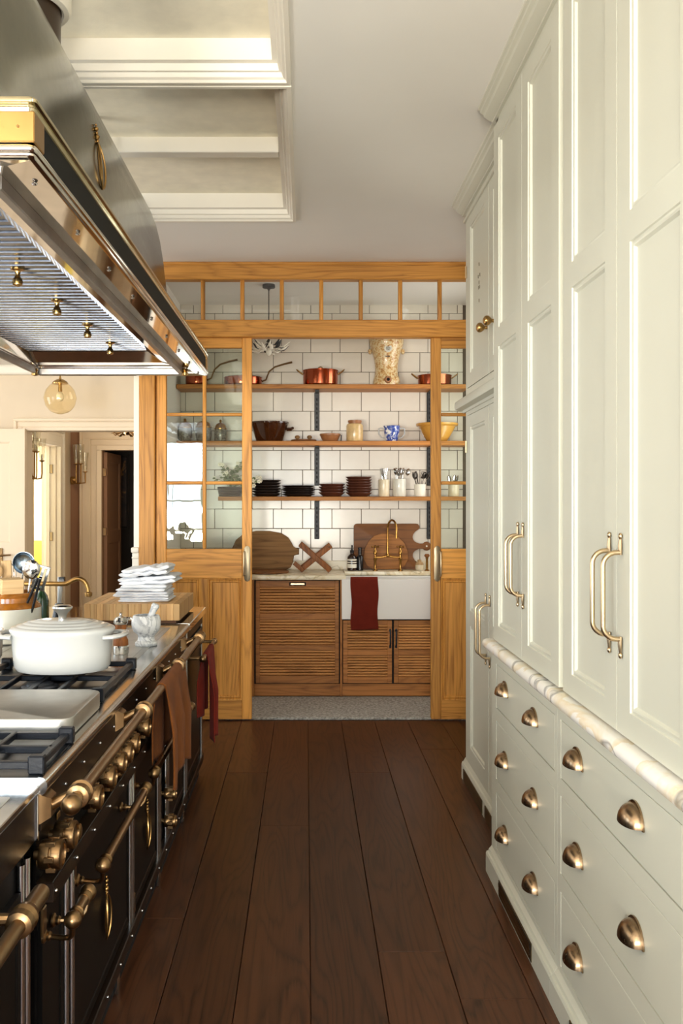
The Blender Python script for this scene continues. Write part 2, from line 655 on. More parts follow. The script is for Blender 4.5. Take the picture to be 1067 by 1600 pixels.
M['mottled'] = two_tone('mottled_salt_glaze', [(.36, srgb(158, 108, 54)), (.46, srgb(194, 156, 98)), (.55, srgb(214, 196, 154)), (.68, srgb(190, 170, 128))], 55, .35)
M['blue_print'] = two_tone('blue_flower_print', [(.40, srgb(236, 236, 232)), (.46, srgb(66, 92, 170)), (.56, srgb(34, 56, 132)), (.60, srgb(226, 230, 234))], 16, .2)
M['jar_print'] = two_tone('grey_printed_jar', [(.40, srgb(150, 144, 132)), (.50, srgb(74, 70, 62)), (.58, srgb(164, 158, 146)), (.70, srgb(104, 98, 88))], 34, .3)


def woven(name, c0, c1):
    m, n, l, b = base_mat(name, c0, .95, spec=.1)
    v = coords(n, l, (1, 1, 1))
    vt = n.new('ShaderNodeTexVoronoi')
    vt.inputs['Scale'].default_value = 90
    l.new(v, vt.inputs['Vector'])
    f2 = noise(n, l, v, 60, 2)
    l.new(ramp(n, l, f2, [(.35, c0), (.65, c1)]), b.inputs['Base Color'])
    bump(n, l, b, vt.outputs['Distance'], .6, .006)
    return m


M['rug'] = woven('grey_woven_rug', srgb(132, 128, 120), srgb(186, 182, 174))
M['ladle'] = metal('blue_grey_ladle', srgb(150, 164, 176), .25)
M['beech_x'] = wood('beech_mallet', srgb(176, 140, 96), srgb(216, 184, 138), 'x', rough=.6, lines=6, vary=0)
M['block'] = wood('maple_stave', srgb(176, 122, 70), srgb(222, 180, 122), 'z', rough=.5, lines=8, vary=.22)
M['bulb'] = plain('milk_glass_bulb', srgb(244, 232, 206), .3)
M['dark_canvas'] = two_tone('dark_oil_canvas', [(.35, srgb(24, 16, 10)), (.55, srgb(58, 36, 18)), (.62, srgb(150, 106, 44)), (.72, srgb(40, 24, 14))], 4.5, .5)
M['old_plate'] = metal('old_grey_brass', srgb(158, 144, 118), .36, None, .05, .08)
M['lip_steel'] = metal('grey_satin_steel', srgb(176, 172, 168), .45, None, 0, .05)
M['dark_steel'] = metal('dark_reflecting_steel', srgb(96, 98, 104), .22, None, 0, .06)
M['matte_black'] = plain('matte_black_band', srgb(22, 22, 20), .6, var=.03, spec=.1)
M['tap_brass'] = metal('unlacquered_brass', srgb(168, 126, 66), .24, None, .0, .05)
M['shade_glass'] = glass_pane('lamp_shade_glass', (.95, .95, .92, 1), ior=1.9)

# ================================================================ the setting
def struct(o):
    o['kind'] = 'structure'
    return o


def wall_with_holes(name, f, u0, u1, v0, v1, t, holes, mat):
    mb = MB()
    us = sorted({u0, u1} | {h[0] for h in holes} | {h[1] for h in holes})
    vs = sorted({v0, v1} | {h[2] for h in holes} | {h[3] for h in holes})
    for i in range(len(us) - 1):
        for j in range(len(vs) - 1):
            cu, cv = (us[i] + us[i + 1]) / 2, (vs[j] + vs[j + 1]) / 2
            if any(h[0] < cu < h[1] and h[2] < cv < h[3] for h in holes):
                continue
            a, b = f(us[i], vs[j], 0), f(us[i + 1], vs[j + 1], t)
            lo = [min(p, q) for p, q in zip(a, b)]
            hi = [max(p, q) for p, q in zip(a, b)]
            mb.box(lo[0], hi[0], lo[1], hi[1], lo[2], hi[2])
    return struct(mb.build(name, mat, flat=True))


CEIL = 2.996
# floor slab with stained planks laid on it
floor = struct(MB().box(-4.6, 1.45, -3.2, 5.86, -.12, -.014).box(-5.6, 1.45, 5.86, 14, -.12, -.014).build('floor', M['floor'], flat=True))
struct(MB().box(-4.6, -.66, -3.2, 8.0, -.014, -.001).box(-3.06, -1.1, 8.0, 14, -.014, -.001).box(-5.6, -3.06, 8.0, 14, -.014, -.001).build('floor_board_layer', M['floor'], floor, flat=True))
pitch, x_first = .2170, .013
rng = random.Random(3)
for k in range(-3, 5):
    xa, xb = x_first + pitch * k, x_first + pitch * (k + 1)
    if k == -3:
        xa = -.66
    if k == 4:
        xb = 1.0
    y = -.4 - rng.random() * 1.2
    cuts = {-1: [3.98], 0: [5.55], 1: [2.87, 4.75], 2: [2.60], 3: [5.2], -2: [4.75]}.get(k, [3.1])
    ends = [y] + sorted(cuts + [y + 1.5]) + [5.86]
    ends = [e for e in ends if e <= 5.86]
    for a, b in zip(ends[:-1], ends[1:]):
        if b - a < .05:
            continue
        dz = rng.uniform(-.0008, .0008)
        o = MB().box(xa + .0012, xb - .0012, a + .0003, b - .0003, -.014, dz, .0016).build('plank', M['floor'], floor)

# ceiling with the coffered recess over the range
COF = [(-2.3, -.055, 1.7, 3.318), (-2.3, -.055, 3.334, 4.964)]
cl = MB()
cl.framed(MZ(CEIL), -4.6, 1.45, -3.2, 8.0, .2, COF, [])
ceiling = struct(cl.build('ceiling', M['ceil'], flat=True))
RING = [(0, 0), (0, -.012), (.016, -.012), (.021, -.003), (.03, .003), (.036, .018), (.044, .020), (.050, .044), (.068, .048), (.074, .126)]
for u0, u1, v0, v1 in COF:
    mb = MB()
    pr = None
    for ins, dep in RING:
        cur = [(u0 + ins, v0 + ins, CEIL + dep), (u1 - ins, v0 + ins, CEIL + dep), (u1 - ins, v1 - ins, CEIL + dep), (u0 + ins, v1 - ins, CEIL + dep)]
        if pr:
            for k in range(4):
                mb.bm.faces.new([mb.bm.verts.new(p) for p in (pr[k], pr[(k + 1) % 4], cur[(k + 1) % 4], cur[k])])
        pr = cur
    mb.build('coffer_moulding', M['trim_white'], ceiling, sharp=25)
    MB().box(u0 + .05, u1 - .05, v0 + .05, v1 - .05, CEIL + .124, CEIL + .14).build('coffer_panel', M['panel_paper'], ceiling, flat=True)
MB().box(-2.24, -.125, 4.13, 4.20, 3.05, 3.125, .004).build('coffer_slat', M['trim_white'], ceiling)

# kitchen walls (the ones beside and behind the camera carry the windows)
struct(MB().box(1.45, 1.6, -3.2, -2.0, 0, CEIL + .14).box(1.45, 1.6, -.4, 6.0, 0, CEIL + .14).box(1.45, 1.6, -2.0, -.4, 0, .65).box(1.45, 1.6, -2.0, -.4, 2.35, CEIL + .14).box(1.45, 1.6, 6.0, 7.3, 0, 1.15).box(1.45, 1.6, 6.8, 7.3, 1.15, CEIL + .14).box(1.45, 1.6, 6.0, 6.8, 2.65, CEIL + .14).build('wall_right', M['white'], flat=True))
LW = [(-.65, 1.25, .55, 2.45), (2.35, 4.25, .55, 2.45), (5.5, 6.9, .55, 2.45)]
wall_with_holes('wall_left', lambda u, v, d: (-4.6 - d, u, v), -3.2, 8.0, 0, CEIL + .14, .15, LW, M['white'])
BW = [(-3.4, -1.7, .45, 2.4), (-1.0, .7, .45, 2.4)]
wall_with_holes('wall_back', lambda u, v, d: (u, -3.2 - d, v), -4.75, 1.6, 0, CEIL + .14, .15, BW, M['white'])


def window(name, f, u0, u1, v0, v1, nu, nv):
    w = thing(name, None, None, f((u0 + u1) / 2, v0, .05), kind='structure')
    fr = MB()
    for a, b, c, d in ((u0, u0 + .06, v0, v1), (u1 - .06, u1, v0, v1), (u0, u1, v0, v0 + .07), (u0, u1, v1 - .06, v1)):
        p, q = f(a, c, .03), f(b, d, .10)
        fr.box(min(p[0], q[0]), max(p[0], q[0]), min(p[1], q[1]), max(p[1], q[1]), c, d)
    fr.build('window_frame', M['trim_white'], w)
    for i in range(1, nu):
        u = u0 + (u1 - u0) * i / nu
        p, q = f(u - .013, 0, .05), f(u + .013, 0, .08)
        MB().box(min(p[0], q[0]), max(p[0], q[0]), min(p[1], q[1]), max(p[1], q[1]), v0 + .05, v1 - .05).build('muntin', M['trim_white'], w)
    for j in range(1, nv):
        v = v0 + (v1 - v0) * j / nv
        p, q = f(u0 + .05, 0, .05), f(u1 - .05, 0, .08)
        MB().box(min(p[0], q[0]), max(p[0], q[0]), min(p[1], q[1]), max(p[1], q[1]), v - .013, v + .013).build('muntin', M['trim_white'], w)
    return w


window('window_2', lambda u, v, d: (u, -3.2 - d, v), *BW[0], 3, 4)
window('window_3', lambda u, v, d: (u, -3.2 - d, v), *BW[1], 3, 4)
for i, h in enumerate(LW):
    window('window_%d' % (4 + i), lambda u, v, d: (-4.6 - d, u, v), *h, 3, 4)
window('window_8', lambda u, v, d: (1.45 + d, u, v), -2.0, -.4, .65, 2.35, 2, 3)
window('window_7', lambda u, v, d: (1.45 + d, u, v), 6.0, 6.8, 1.15, 2.65, 2, 3)

# far end of the kitchen on the left: a wall with a wide cased opening into the hall
HC = 2.64
wall_with_holes('wall_far', MY(8.0), -4.6, -1.0, 0, CEIL + .14, .15, [(-2.49, -1.2, -1, 2.06)], M['hall_wall'])
struct(MB().box(-4.6, -1.1, 6.6, 8.0, HC, CEIL).build('ceiling_lower', M['ceil'], flat=True))
struct(MB().box(-4.6, -1.1, 7.92, 8.0, 2.555, HC, .012).build('trim_1', M['trim_white']))
arch = MB()


def architrave(mb, f, u0, u1, v1, w, left=True, right=True, prof=((0, .02), (.3, .03), (.72, .022), (.8, .045), (1, .045))):
    """stepped door casing round an opening u0..u1 up to v1; w wide, standing proud of the wall"""
    for (a, da), (b, db) in zip(prof[:-1], prof[1:]):
        p = max(da, db)

        def bar(ua, ub, va, vb):
            x, y = f(ua, va, -p), f(ub, vb, .0)
            lo = [min(i, j) for i, j in zip(x, y)]
            hi = [max(i, j) for i, j in zip(x, y)]
            mb.box(lo[0], hi[0], lo[1], hi[1], lo[2], hi[2], .003)
        if left:
            bar(u0 - b * w, u0 - a * w, 0, v1 + a * w)
        if right:
            bar(u1 + a * w, u1 + b * w, 0, v1 + a * w)
        bar(u0 - b * w, u1 + b * w, v1 + a * w, v1 + b * w)


architrave(arch, MY(8.0), -2.49, -1.2, 2.06, .11, right=False)
struct(arch.build('trim_2', M['hall_trim']))
# hall behind it
wall_with_holes('wall_hall_left', lambda u, v, d: (-2.89 - d, u, v), 8.15, 11.0, 0, HC, .17, [(9.52, 10.38, -1, 2.06)], M['hall_wall'])
wall_with_holes('wall_hall_back', MY(11.0), -3.06, -1.1, 0, HC, .15, [(-2.50, -1.5, -1, 2.05)], M['hall_brown'])
struct(MB().box(-1.1, -1.0, 8.15, 12.7, 0, HC).build('wall_hall_right', M['hall_wall'], flat=True))
struct(MB().box(-5.7, -1.0, 8.15, 14.1, HC, HC + .1).box(-3.06, -1.0, 11.0, 12.7, HC, HC + .1).build('ceiling_hall', M['ceil'], flat=True))
a2 = MB()
architrave(a2, MY(11.0), -2.50, -1.5, 2.05, .27, right=False, prof=((0, .05), (.22, .02), (.5, .02), (.55, .035), (.88, .028), (.9, .05), (1, .05)))
struct(a2.build('trim_3', M['hall_trim']))
a3 = MB()
architrave(a3, lambda u, v, d: (-2.89 - d, u, v), 9.52, 10.38, 2.06, .2, left=False, prof=((0, .05), (.2, .02), (.6, .03), (.8, .025), (.85, .05), (1, .05)))
a3.box(-3.055, -2.895, 10.36, 10.385, 0, 2.06).box(-3.055, -2.895, 9.51, 9.53, 0, 2.06).box(-3.0, -2.96, 10.335, 10.37, 0, 2.06)
struct(a3.build('trim_4', M['trim_white']))
# dark room beyond the far doorway, sunny room beyond the side doorway
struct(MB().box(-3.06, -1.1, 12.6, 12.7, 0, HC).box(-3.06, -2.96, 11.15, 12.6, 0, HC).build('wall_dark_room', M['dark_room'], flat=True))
wall_with_holes('wall_sunny_room', lambda u, v, d: (-5.6 - d, u, v), 8.05, 14.1, 0, HC, .1, [(9.6, 12.2, .8, 2.5)], M['cream_room'])
struct(MB().box(-5.6, -3.06, 14.0, 14.1, 0, HC).box(-5.6, -3.06, 8.15, 8.2, 0, HC).box(-3.16, -3.06, 11.0, 14, 0, HC).build('wall_sunny_side', M['cream_room'], flat=True))

# pantry shell
PB = 7.14
struct(MB().box(-1.125, -1.0, 5.93, 8.0, 0, CEIL + .1).build('wall_pantry_left', M['white'], flat=True))
wpb = struct(MB().box(-1.0, 1.45, PB, PB + .15, 0, CEIL + .1).build('wall_pantry_back', M['grout'], flat=True))
tw, th, gap = .2332, .1556, .0042
tiles = {}
for k in range(-11, 4):
    z0, z1 = 2.617 + th * (k - 1), 2.617 + th * k
    z1 = min(z1, CEIL + .004)
    off = .2066 if k % 2 == 0 else .038
    i = -6
    while True:
        xa = off - tw + tw * i
        xb = xa + tw
        i += 1
        xa, xb = max(xa, -1.0), min(xb, 1.25)
        if xb < -.97:
            continue
        if xa >= 1.24:
            break
        if xb - xa < .02:
            continue
        w, h = xb - xa - gap, z1 - z0 - gap
        key = (round(w, 4), round(h, 4))
        if key not in tiles:
            o = MB().box(-w / 2, w / 2, 0, .010, -h / 2, h / 2, .0016).build('tile', M['tile'], wpb, local=True)
            tiles[key] = o
        else:
            o = tiles[key].copy()
            C.objects.link(o)
        o.location = ((xa + xb) / 2, PB - .008 + rng.uniform(-.0008, .0008), (z0 + z1) / 2)
        o.rotation_euler = (rng.uniform(-.004, .004), 0, rng.uniform(-.003, .003))
struct(MB().box(-1.0, 1.3, PB - .028, PB - .008, .89, .962, .003).build('trim_5', M['marble_y']))

# oak screen: post, transom window, sliding doors
S = 239.3


def sx(p):
    return (p - 478) / S


def sz(p):
    return 1.45 + (780 - p) / S


YF = 5.85
struct(MB().box(-1.09, -.985, YF - .01, YF + .08, 0, CEIL, .006).build('trim_6', M['oak_z']))
win = thing('window_1', None, None, (0, YF, sz(527)), kind='structure')
MB().box(-1.09, 1.2, YF - .012, YF + .07, sz(437), CEIL, .005).box(-1.09, 1.2, YF - .02, YF, sz(415), CEIL, .004).build('top_rail', M['oak_x'], win)
MB().box(-1.0, 1.2, YF - .012, YF + .07, sz(527), sz(500), .005).build('bottom_rail', M['oak_x'], win)
bars = [sx(502 + 61.9 * k) for k in range(-4, 6)]
for x in bars:
    MB().box(x - .0135, x + .0135, YF + .01, YF + .05, sz(502), sz(435), .009, 2).build('glazing_bar', M['oak_z'], win)
for a, b in zip([-1.06] + bars, bars + [1.2]):
    MB().box(a + .006, b - .006, YF + .028, YF + .032, sz(501), sz(436)).build('glass_pane', M['glass_clear'], win, flat=True)


def sliding_door(name, xa, xb, pull_x, stile_l, stile_r):
    y0, y1 = YF + .015, YF + .055
    d = thing(name, None, None, ((xa + xb) / 2, y0, 0), kind='structure')
    zt, zr0, zr1 = sz(527), sz(858), sz(904)
    mid = (xa + stile_l + xb - stile_r) / 2
    il, ir = xa + stile_l, xb - stile_r
    MB().box(xa, il, y0, y1, .008, zt, .004).build('stile', M['oak_z'], d)
    MB().box(ir, xb, y0, y1, .008, zt, .004).build('stile', M['oak_z'], d)
    MB().box(il, ir, y0, y1, sz(543), zt, .003).build('top_rail', M['oak_x'], d)
    MB().box(il, ir, y0, y1, zr1, zr0, .003).build('lock_rail', M['oak_x'], d)
    MB().box(il, ir, y0, y1, .008, sz(1095), .003).build('bottom_rail', M['oak_x'], d)
    MB().box(mid - .024, mid + .024, y0, y1, sz(1095), zr1, .003).build('centre_stile', M['oak_z'], d)
    MB().box(mid - .012, mid + .012, y0 + .004, y1 - .004, zr0, sz(543), .008, 2).build('muntin', M['oak_z'], d)
    rows = [sz(543), sz(647), sz(754.5), zr0]
    for z in rows[1:3]:
        for a, b in ((il, mid - .01), (mid + .01, ir)):
            MB().box(a, b, y0 + .004, y1 - .004, z - .011, z + .011, .008, 2).build('muntin', M['oak_x'], d)
    for a, b in ((il, mid), (mid, ir)):
        for zt_, zb_ in zip(rows[:-1], rows[1:]):
            MB().box(a, b, y0 + .018, y0 + .022, zb_, zt_).build('glass_pane', M['glass'], d, flat=True)
        a_, b_ = (a, mid - .024) if b == mid else (mid + .024, b)
        mb = MB()
        mb.framed(MY(y0 + .002), a_, b_, sz(1095), zr1, .03, [(a_, b_, sz(1095), zr1)],
                  [(0, 0), (.008, .002), (.012, .010), (.017, .006), (.024, .007), (.030, .016)])
        mb.build('panel', M['oak_z'], d, sharp=25)
    pl = MB()
    pl.prism([(-.020, -.10), (-.012, -.112), (0, -.118), (.012, -.112), (.020, -.10), (.020, .10), (.012, .112), (0, .118), (-.012, .112), (-.020, .10)],
             lambda u, v, dd: (pull_x + u, y0 - .004 + dd, sz(881) + v), 0, .006, .0015)
    p = pl.build('pull_plate', M['old_plate'], d)
    s = -1 if pull_x < 0 else 1
    hb = MB().tube([(pull_x + s * .020, y0 - .003, sz(881) + .08), (pull_x + s * .020, y0 - .032, sz(881) + .076), (pull_x + s * .020, y0 - .036, sz(881) + .065),
                    (pull_x + s * .020, y0 - .036, sz(881) - .065), (pull_x + s * .020, y0 - .032, sz(881) - .076), (pull_x + s * .020, y0 - .003, sz(881) - .08)], .0052, 10)
    hb.build('pull_handle', M['pale_brass'], p)
    return d


sliding_door('door_1', sx(243.5), sx(393), sx(386), .066, .063)
sliding_door('door_2', sx(674), sx(823), sx(683.5), .066, .066)

# white panelled door standing open against the far wall, with a lever handle
dr = thing('door_3', None, None, (-2.95, 7.9, 0), kind='structure')
db = MB().framed(MY(7.885), -3.42, -2.475, .01, 2.07, .04, [(-3.30, -3.0, 1.06, 1.96), (-2.92, -2.60, 1.06, 1.96), (-3.30, -3.0, .2, .86), (-2.92, -2.60, .2, .86)],
                 [(0, 0), (.01, .004), (.02, .012), (.035, .012)])
db.build('door_leaf', M['hall_trim'], dr, sharp=25)
h = MB().box(-2.70, -2.665, 7.872, 7.886, .84, 1.02, .004)
h.tube([(-2.682, 7.885, .955), (-2.682, 7.84, .955), (-2.672, 7.833, .957), (-2.58, 7.833, .962)], [.009, .009, .009, .007], 8)
h.cyl((-2.682, 7.885, .89), (-2.682, 7.865, .89), .012)
h.build('lever_handle', M['bronze'], dr)
# dark door standing open in the far doorway
dk = thing('door_4', None, None, (-2.5, 11.1, 0), kind='structure')
lf = MB().framed(lambda u, v, d: (-2.455 - d, u, v), 11.06, 11.9, .01, 2.03, .04, [(11.16, 11.8, 1.05, 1.92), (11.16, 11.8, .2, .9)], [(0, 0), (.012, .01), (.03, .01)])
lf.build('door_leaf', M['hall_brown'], dk, sharp=25)
for z in (1.78, 1.05):
    MB().box(-2.50, -2.46, 11.02, 11.05, z - .05, z + .05, .003).build('hinge', M['bronze'], dk)
for z in (1.80, 1.02):
    o = MB().box(-2.985, -2.925, 10.345, 10.362, z - .05, z + .05, .003).build('hinge', M['old_plate'])
    o.name = 'trim_%d' % (9 if z > 1.5 else 10)
    struct(o)
struct(MB().box(1.43, 1.452, -3.2, 1.5, 0, .12, .004).build('baseboard_right', M['trim_white']))
struct(MB().box(-1.135, -1.09, YF + .0, YF + .06, 0, 1.10, .004).box(-1.142, -1.09, YF - .01, YF + .06, 1.10, 1.135, .008, 2).box(-1.138, -1.09, YF - .005, YF + .06, 1.06, 1.075, .005).box(-1.128, -1.088, YF + .02, YF + .08, 1.13, CEIL).build('trim_11', M['trim_white']))

# ================================================================ right-hand furniture
PANEL = [(0, 0), (.004, .0), (.006, .004), (.012, .003), (.017, .004), (.022, .011)]


def cup_pull(parent, x, y, z):
    w, h, dp = .048, .043, .034
    mb = MB()

    def fn(i, j):
        th, ph = PI * i, PI / 2 * j
        return (x - .004 - dp * math.sin(th) ** .8 * math.cos(ph) if j < 1 else x - .004, y - w * math.cos(th), z + h * math.sin(th) ** .8 * math.sin(ph))
    mb.grid(fn, 14, 8, .002)
    plate = [(y - w - .002, z - .003)] + [(y - (w + .003) * math.cos(PI * k / 12), z + (h + .006) * math.sin(PI * k / 12)) for k in range(0, 13)] + [(y + w + .002, z - .003)]
    mb.prism(plate, MXn(x), -.004, 0)
    return mb.build('cup_pull', M['cup'], parent, sharp=50)


def bar_pull(parent, x, y, z0, z1, lr=.006, out=.045):
    """bow handle: upright bar carried on two curved arms with long tabs fixed to the door"""
    mb = MB()
    pts = [(x - .004, y, z1)]
    for k in range(1, 7):
        a = PI / 2 * k / 6
        pts.append((x - .012 - (out - .012) * math.sin(a), y, z1 - .03 * (1 - math.cos(a))))
    pts2 = [(p[0], p[1], z0 + z1 - p[2]) for p in reversed(pts)]
    mb.tube(pts + pts2, lr, 10)
    for s, zz in ((1, z1), (-1, z0)):
        mb.tube([(x - .005, y, zz - s * .006), (x - .006, y, zz + s * .012), (x - .005, y, zz + s * .03)], [.006, .0075, .005], 8, flat=.6)
        mb.sphere((x - .005, y, zz + s * .037), .0065, 10, (.7, 1, 1.2))
    return mb.build('bow_handle', M['pale_brass'], parent, sharp=50)



XD, XT, XP = .725, .738, .702           # drawer faces, tall door faces, plinth face
CT0, CT1 = .862, .902


def drawer_cabinet(y_near, y_far, d0, d1, label, grilles):
    c = thing('drawer_cabinet', label, 'cabinet', (1.05, (y_near + y_far) / 2, 0), 'cabinets with three deep drawers under the marble worktop')
    rows = [(.655, .823), (.384, .606), (.118, .333)]
    body = MB().framed(MXn(XD), y_near, y_far, .09, CT0, .6, [(d0, d1, a, b) for a, b in rows], [(0, 0), (0, .022)])
    body.build('carcass', M['paint'], c, sharp=20)
    for a, b in rows:
        d = MB().box(XD + .0005, XD + .02, d0 + .003, d1 - .003, a + .003, b - .003, .0012).build('drawer', M['paint'], c)
        w = d1 - d0
        for y in (d1 - .155 * w / .8, d0 + .235 * w / .8):
            cup_pull(d, XD, y, (a + b) / 2 - .012 + (.012 if a > .6 else 0))
    pl = MB()
    prof = [(XP, 0), (XP, .070), (XP + .004, .078), (XP + .010, .079), (XP + .013, .088), (XP + .018, .092), (XD, .100), (XD + .1, .100), (XD + .1, 0)]
    pl.prism(prof, lambda u, v, d: (u, d, v), y_near, y_far)
    pl.build('plinth', M['paint'], c, sharp=20)
    for a, b in grilles:
        g = MB().box(XP - .003, XP + .001, a, b, .008, .0665, .001).build('vent_grille', M['grille_frame'], c)
        nb = MB().box(XP - .0036, XP - .0028, a + .008, b - .008, .013, .062)
        nb.build('vent_opening', M['black'], g)
        sl = MB()
        n = int((b - a) / .011)
        for k in range(n):
            y = a + .009 + (b - a - .018) * k / n
            sl.tube([(XP - .0042, y, .014), (XP - .0042, y + .009, .061)], .0016, 4)
        for z in (.03, .046):
            sl.box(XP - .005, XP - .0036, a + .006, b - .006, z - .001, z + .001)
        sl.build('vent_lattice', M['bronze'], g)
    return c



drawer_cabinet(2.585, 3.50, 2.613, 3.417, 'pale sage painted cabinet of three drawers beside the tall cupboard with upper doors', [(2.787, 3.257)])
drawer_cabinet(1.66, 2.583, 1.726, 2.552, 'pale sage painted cabinet of three wide drawers nearest the camera', [(1.9, 2.382)])

# marble ledge over the drawers, rounded nose
mw = MB()
nose = [(XP - .007 + .02 - .02 * math.cos(a), (CT0 + CT1) / 2 + .02 * math.sin(a)) for a in [PI / 2 - PI * k / 8 for k in range(9)]]
mw.prism([(u - .0, v) for u, v in nose] + [(XT + .35, CT0), (XT + .35, CT1)], lambda u, v, d: (u, d, v), 1.2, 3.535)
pivot(tag(mw.build('marble_worktop', M['marble'], sharp=40), 'narrow veined marble ledge with rounded nose running along the drawer fronts', 'worktop'), (XT, 2.4, CT0))


def tall_cupboard(y_near, y_far, label, doors, handles):
    c = thing('tall_cupboard', label, 'cupboard', (1.05, (y_near + y_far) / 2, CT1 + .001), 'full-height cupboards standing on the marble worktop')
    ds = sorted(doors)
    MB().box(XT + .004, 1.44, y_near, y_far, CT1 + .001, 2.94).build('carcass', M['paint'], c, flat=True)
    stl = MB()
    stl.box(XT - .001, XT + .004, y_near, ds[0][0] - .002, CT1 + .001, 2.94).box(XT - .001, XT + .004, ds[-1][1] + .002, y_far, CT1 + .001, 2.94)
    stl.box(XT - .001, XT + .004, y_near, y_far, 2.889, 2.94)
    stl.build('face_frame', M['paint'], c, flat=True)
    for (a, b), hy in zip(doors, handles):
        d = MB().framed(MXn(XT - .018), a, b, CT1 + .007, 2.886, .021, [(a + .078, b - .078, .965, 2.033), (a + .078, b - .078, 2.095, 2.822)], PANEL)
        o = d.build('door', M['paint'], c, sharp=20)
        bar_pull(o, XT - .018, hy, 1.128, 1.328)
    return c


XT = .745
tall_cupboard(2.556, 3.50, 'full-height sage cream cupboard whose paired brass handles stand nearer the glazed oak screen', [(3.024, 3.468), (2.578, 3.020)], [3.058, 2.986])
tall_cupboard(1.62, 2.554, 'full-height sage cream cupboard closest to the camera with large paired brass handles', [(2.098, 2.534), (1.658, 2.094)], [2.134, 2.058])

# shallower corner cupboard beyond, upper and lower doors
XB = .83
cc = thing('corner_cupboard', 'cream painted floor-to-ceiling cupboard set back between the drawers and the oak screen', 'cupboard', (1.1, 4.08, 0))
MB().box(XB + .012, 1.44, 3.51, 4.65, .02, 2.95).build('carcass', M['paint'], cc, flat=True)
fr = MB().framed(MXn(XB), 3.51, 4.65, .10, 2.95, .014, [(4.065, 4.61, 2.017, 2.90), (3.52, 4.06, 2.017, 2.90), (4.065, 4.61, .118, 1.879), (3.52, 4.06, .118, 1.879)], [(0, 0), (0, .012)])
fr.build('face_frame', M['paint'], cc, sharp=20)
for (a, b) in ((4.067, 4.608), (3.522, 4.058)):
    st = .085
    d = MB().framed(MXn(XB - .002), a, b, 2.020, 2.897, .012, [(a + st, b - st, 2.085, 2.83)], PANEL)
    o = d.build('door', M['paint'], cc, sharp=20)
    ky = a + .03 if a > 4 else b - .12
    MB().lathe([(.008, 0), (.008, -.012), (.013, -.016), (.021, -.026), (.023, -.034), (.020, -.043), (.011, -.049), (0, -.050)], (XB - .002, ky, 2.235), 18, 'x').build('knob', M['brass'], o)
    if a > 4:
        for dy, dz in ((0, .055), (0, -.055), (.02, .02), (-.02, .02), (.012, -.015), (-.012, -.015), (0, .0)):
            hl = MB().tube([(XB + .0085, (a + b) / 2 + dy, 2.50 + dz * 1.6 - .008), (XB + .0082, (a + b) / 2 + dy, 2.50 + dz * 1.6 + .008)], .0025, 6)
            hl.build('vent_hole', M['sole'], o)
    d = MB().framed(MXn(XB - .002), a, b, .121, 1.876, .012, [(a + st, b - st, .19, .815), (a + st, b - st, .883, 1.82)], PANEL)
    o = d.build('door', M['paint'], cc, sharp=20)
    bar_pull(o, XB - .002, a + .04 if a > 4 else b - .04, .735, .975, .0055, .05)
lg = MB()
lg.prism([(XB - .048, 1.916), (XB - .050, 1.925), (XB - .050, 1.950), (XB - .046, 1.958), (XB + .01, 1.985), (XB + .01, 1.90), (XB - .006, 1.90), (XB - .012, 1.912)], lambda u, v, d: (u, d, v), 3.51, 4.70, .002)
lg.build('ledge', M['paint'], cc)
for zz in (2.62, 1.72):
    MB().cyl((XB - .004, 4.622, zz - .03), (XB - .004, 4.622, zz + .03), .006, seg=8).build('hinge', M['pale_brass'], cc)
pb = MB()
pb.prism([(.81, 0), (.81, .072), (.815, .085), (.822, .088), (XB, .105), (.95, .105), (.95, 0)], lambda u, v, d: (u, d, v), 3.51, 4.67)
pb.build('plinth', M['paint'], cc, sharp=20)
for a, b in ((4.113, 4.60), (3.56, 4.05)):
    MB().box(.806, .811, a, b, .006, .066, .001).build('vent_grille', M['grille_frame'], cc)

# cornices up to the ceiling
CORN = [(-.066, CEIL), (-.066, CEIL - .012), (-.058, CEIL - .016), (-.056, CEIL - .024), (-.046, CEIL - .030), (-.042, CEIL - .040), (-.022, CEIL - .054), (-.012, CEIL - .057), (-.012, CEIL - .066), (0, CEIL - .068), (.02, CEIL - .068), (.02, CEIL)]
cn = MB()
cn.prism([(XT + a, b) for a, b in CORN], lambda u, v, d: (u, d, v), 1.2, 3.535)
struct(cn.build('trim_7', M['paint'], sharp=20))
cn = MB()
cn.prism([(XB + a, b) for a, b in CORN], lambda u, v, d: (u, d, v), 3.535, 4.70)
cn.box(XB - .012, XB + .01, 3.535, 4.67, 2.885, 2.90, .003)
struct(cn.build('trim_8', M['paint'], sharp=20))

# ================================================================ range
RX = -.55
YN, YR = 1.845, 4.09
rg = thing('range_cooker', 'long black island range with steel top, bronze knobs and bronze front rail', 'stove', (-1.0, 2.95, 0))
MB().box(-1.45, RX - .012, YN + .01, YR - .01, .075, .85).build('body', M['enamel'], rg, flat=True)
top = MB()
nz = [(-.53 - .012 + .012 * math.cos(a), .862 + .018 * math.sin(a)) for a in [-PI / 2 + PI * k / 8 for k in range(9)]]
top.prism(nz + [(-1.6, .88), (-1.6, .844)], lambda u, v, d: (u, d, v), YN - .01, YR + .008)
top.build('worktop', M['steel'], rg, sharp=40)
MB().box(RX - .01, RX + .004, YN, YR, .765, .845, .002).build('apron', M['enamel_brown'], rg)
MB().box(RX - .012, RX - .006, YN, YR, .655, .768).build('control_panel', M['enamel'], rg, flat=True)
MB().box(RX - .01, RX + .03, YN, 3.34, .617, .660, .003).box(RX + .0298, RX + .0305, YN, 3.34, .656, .660).build('knob_shelf', M['enamel_brown'], rg)
MB().box(RX - .012, RX + .012, YN, YR, .078, .122, .003).build('bottom_rail', M['enamel_brown'], rg)
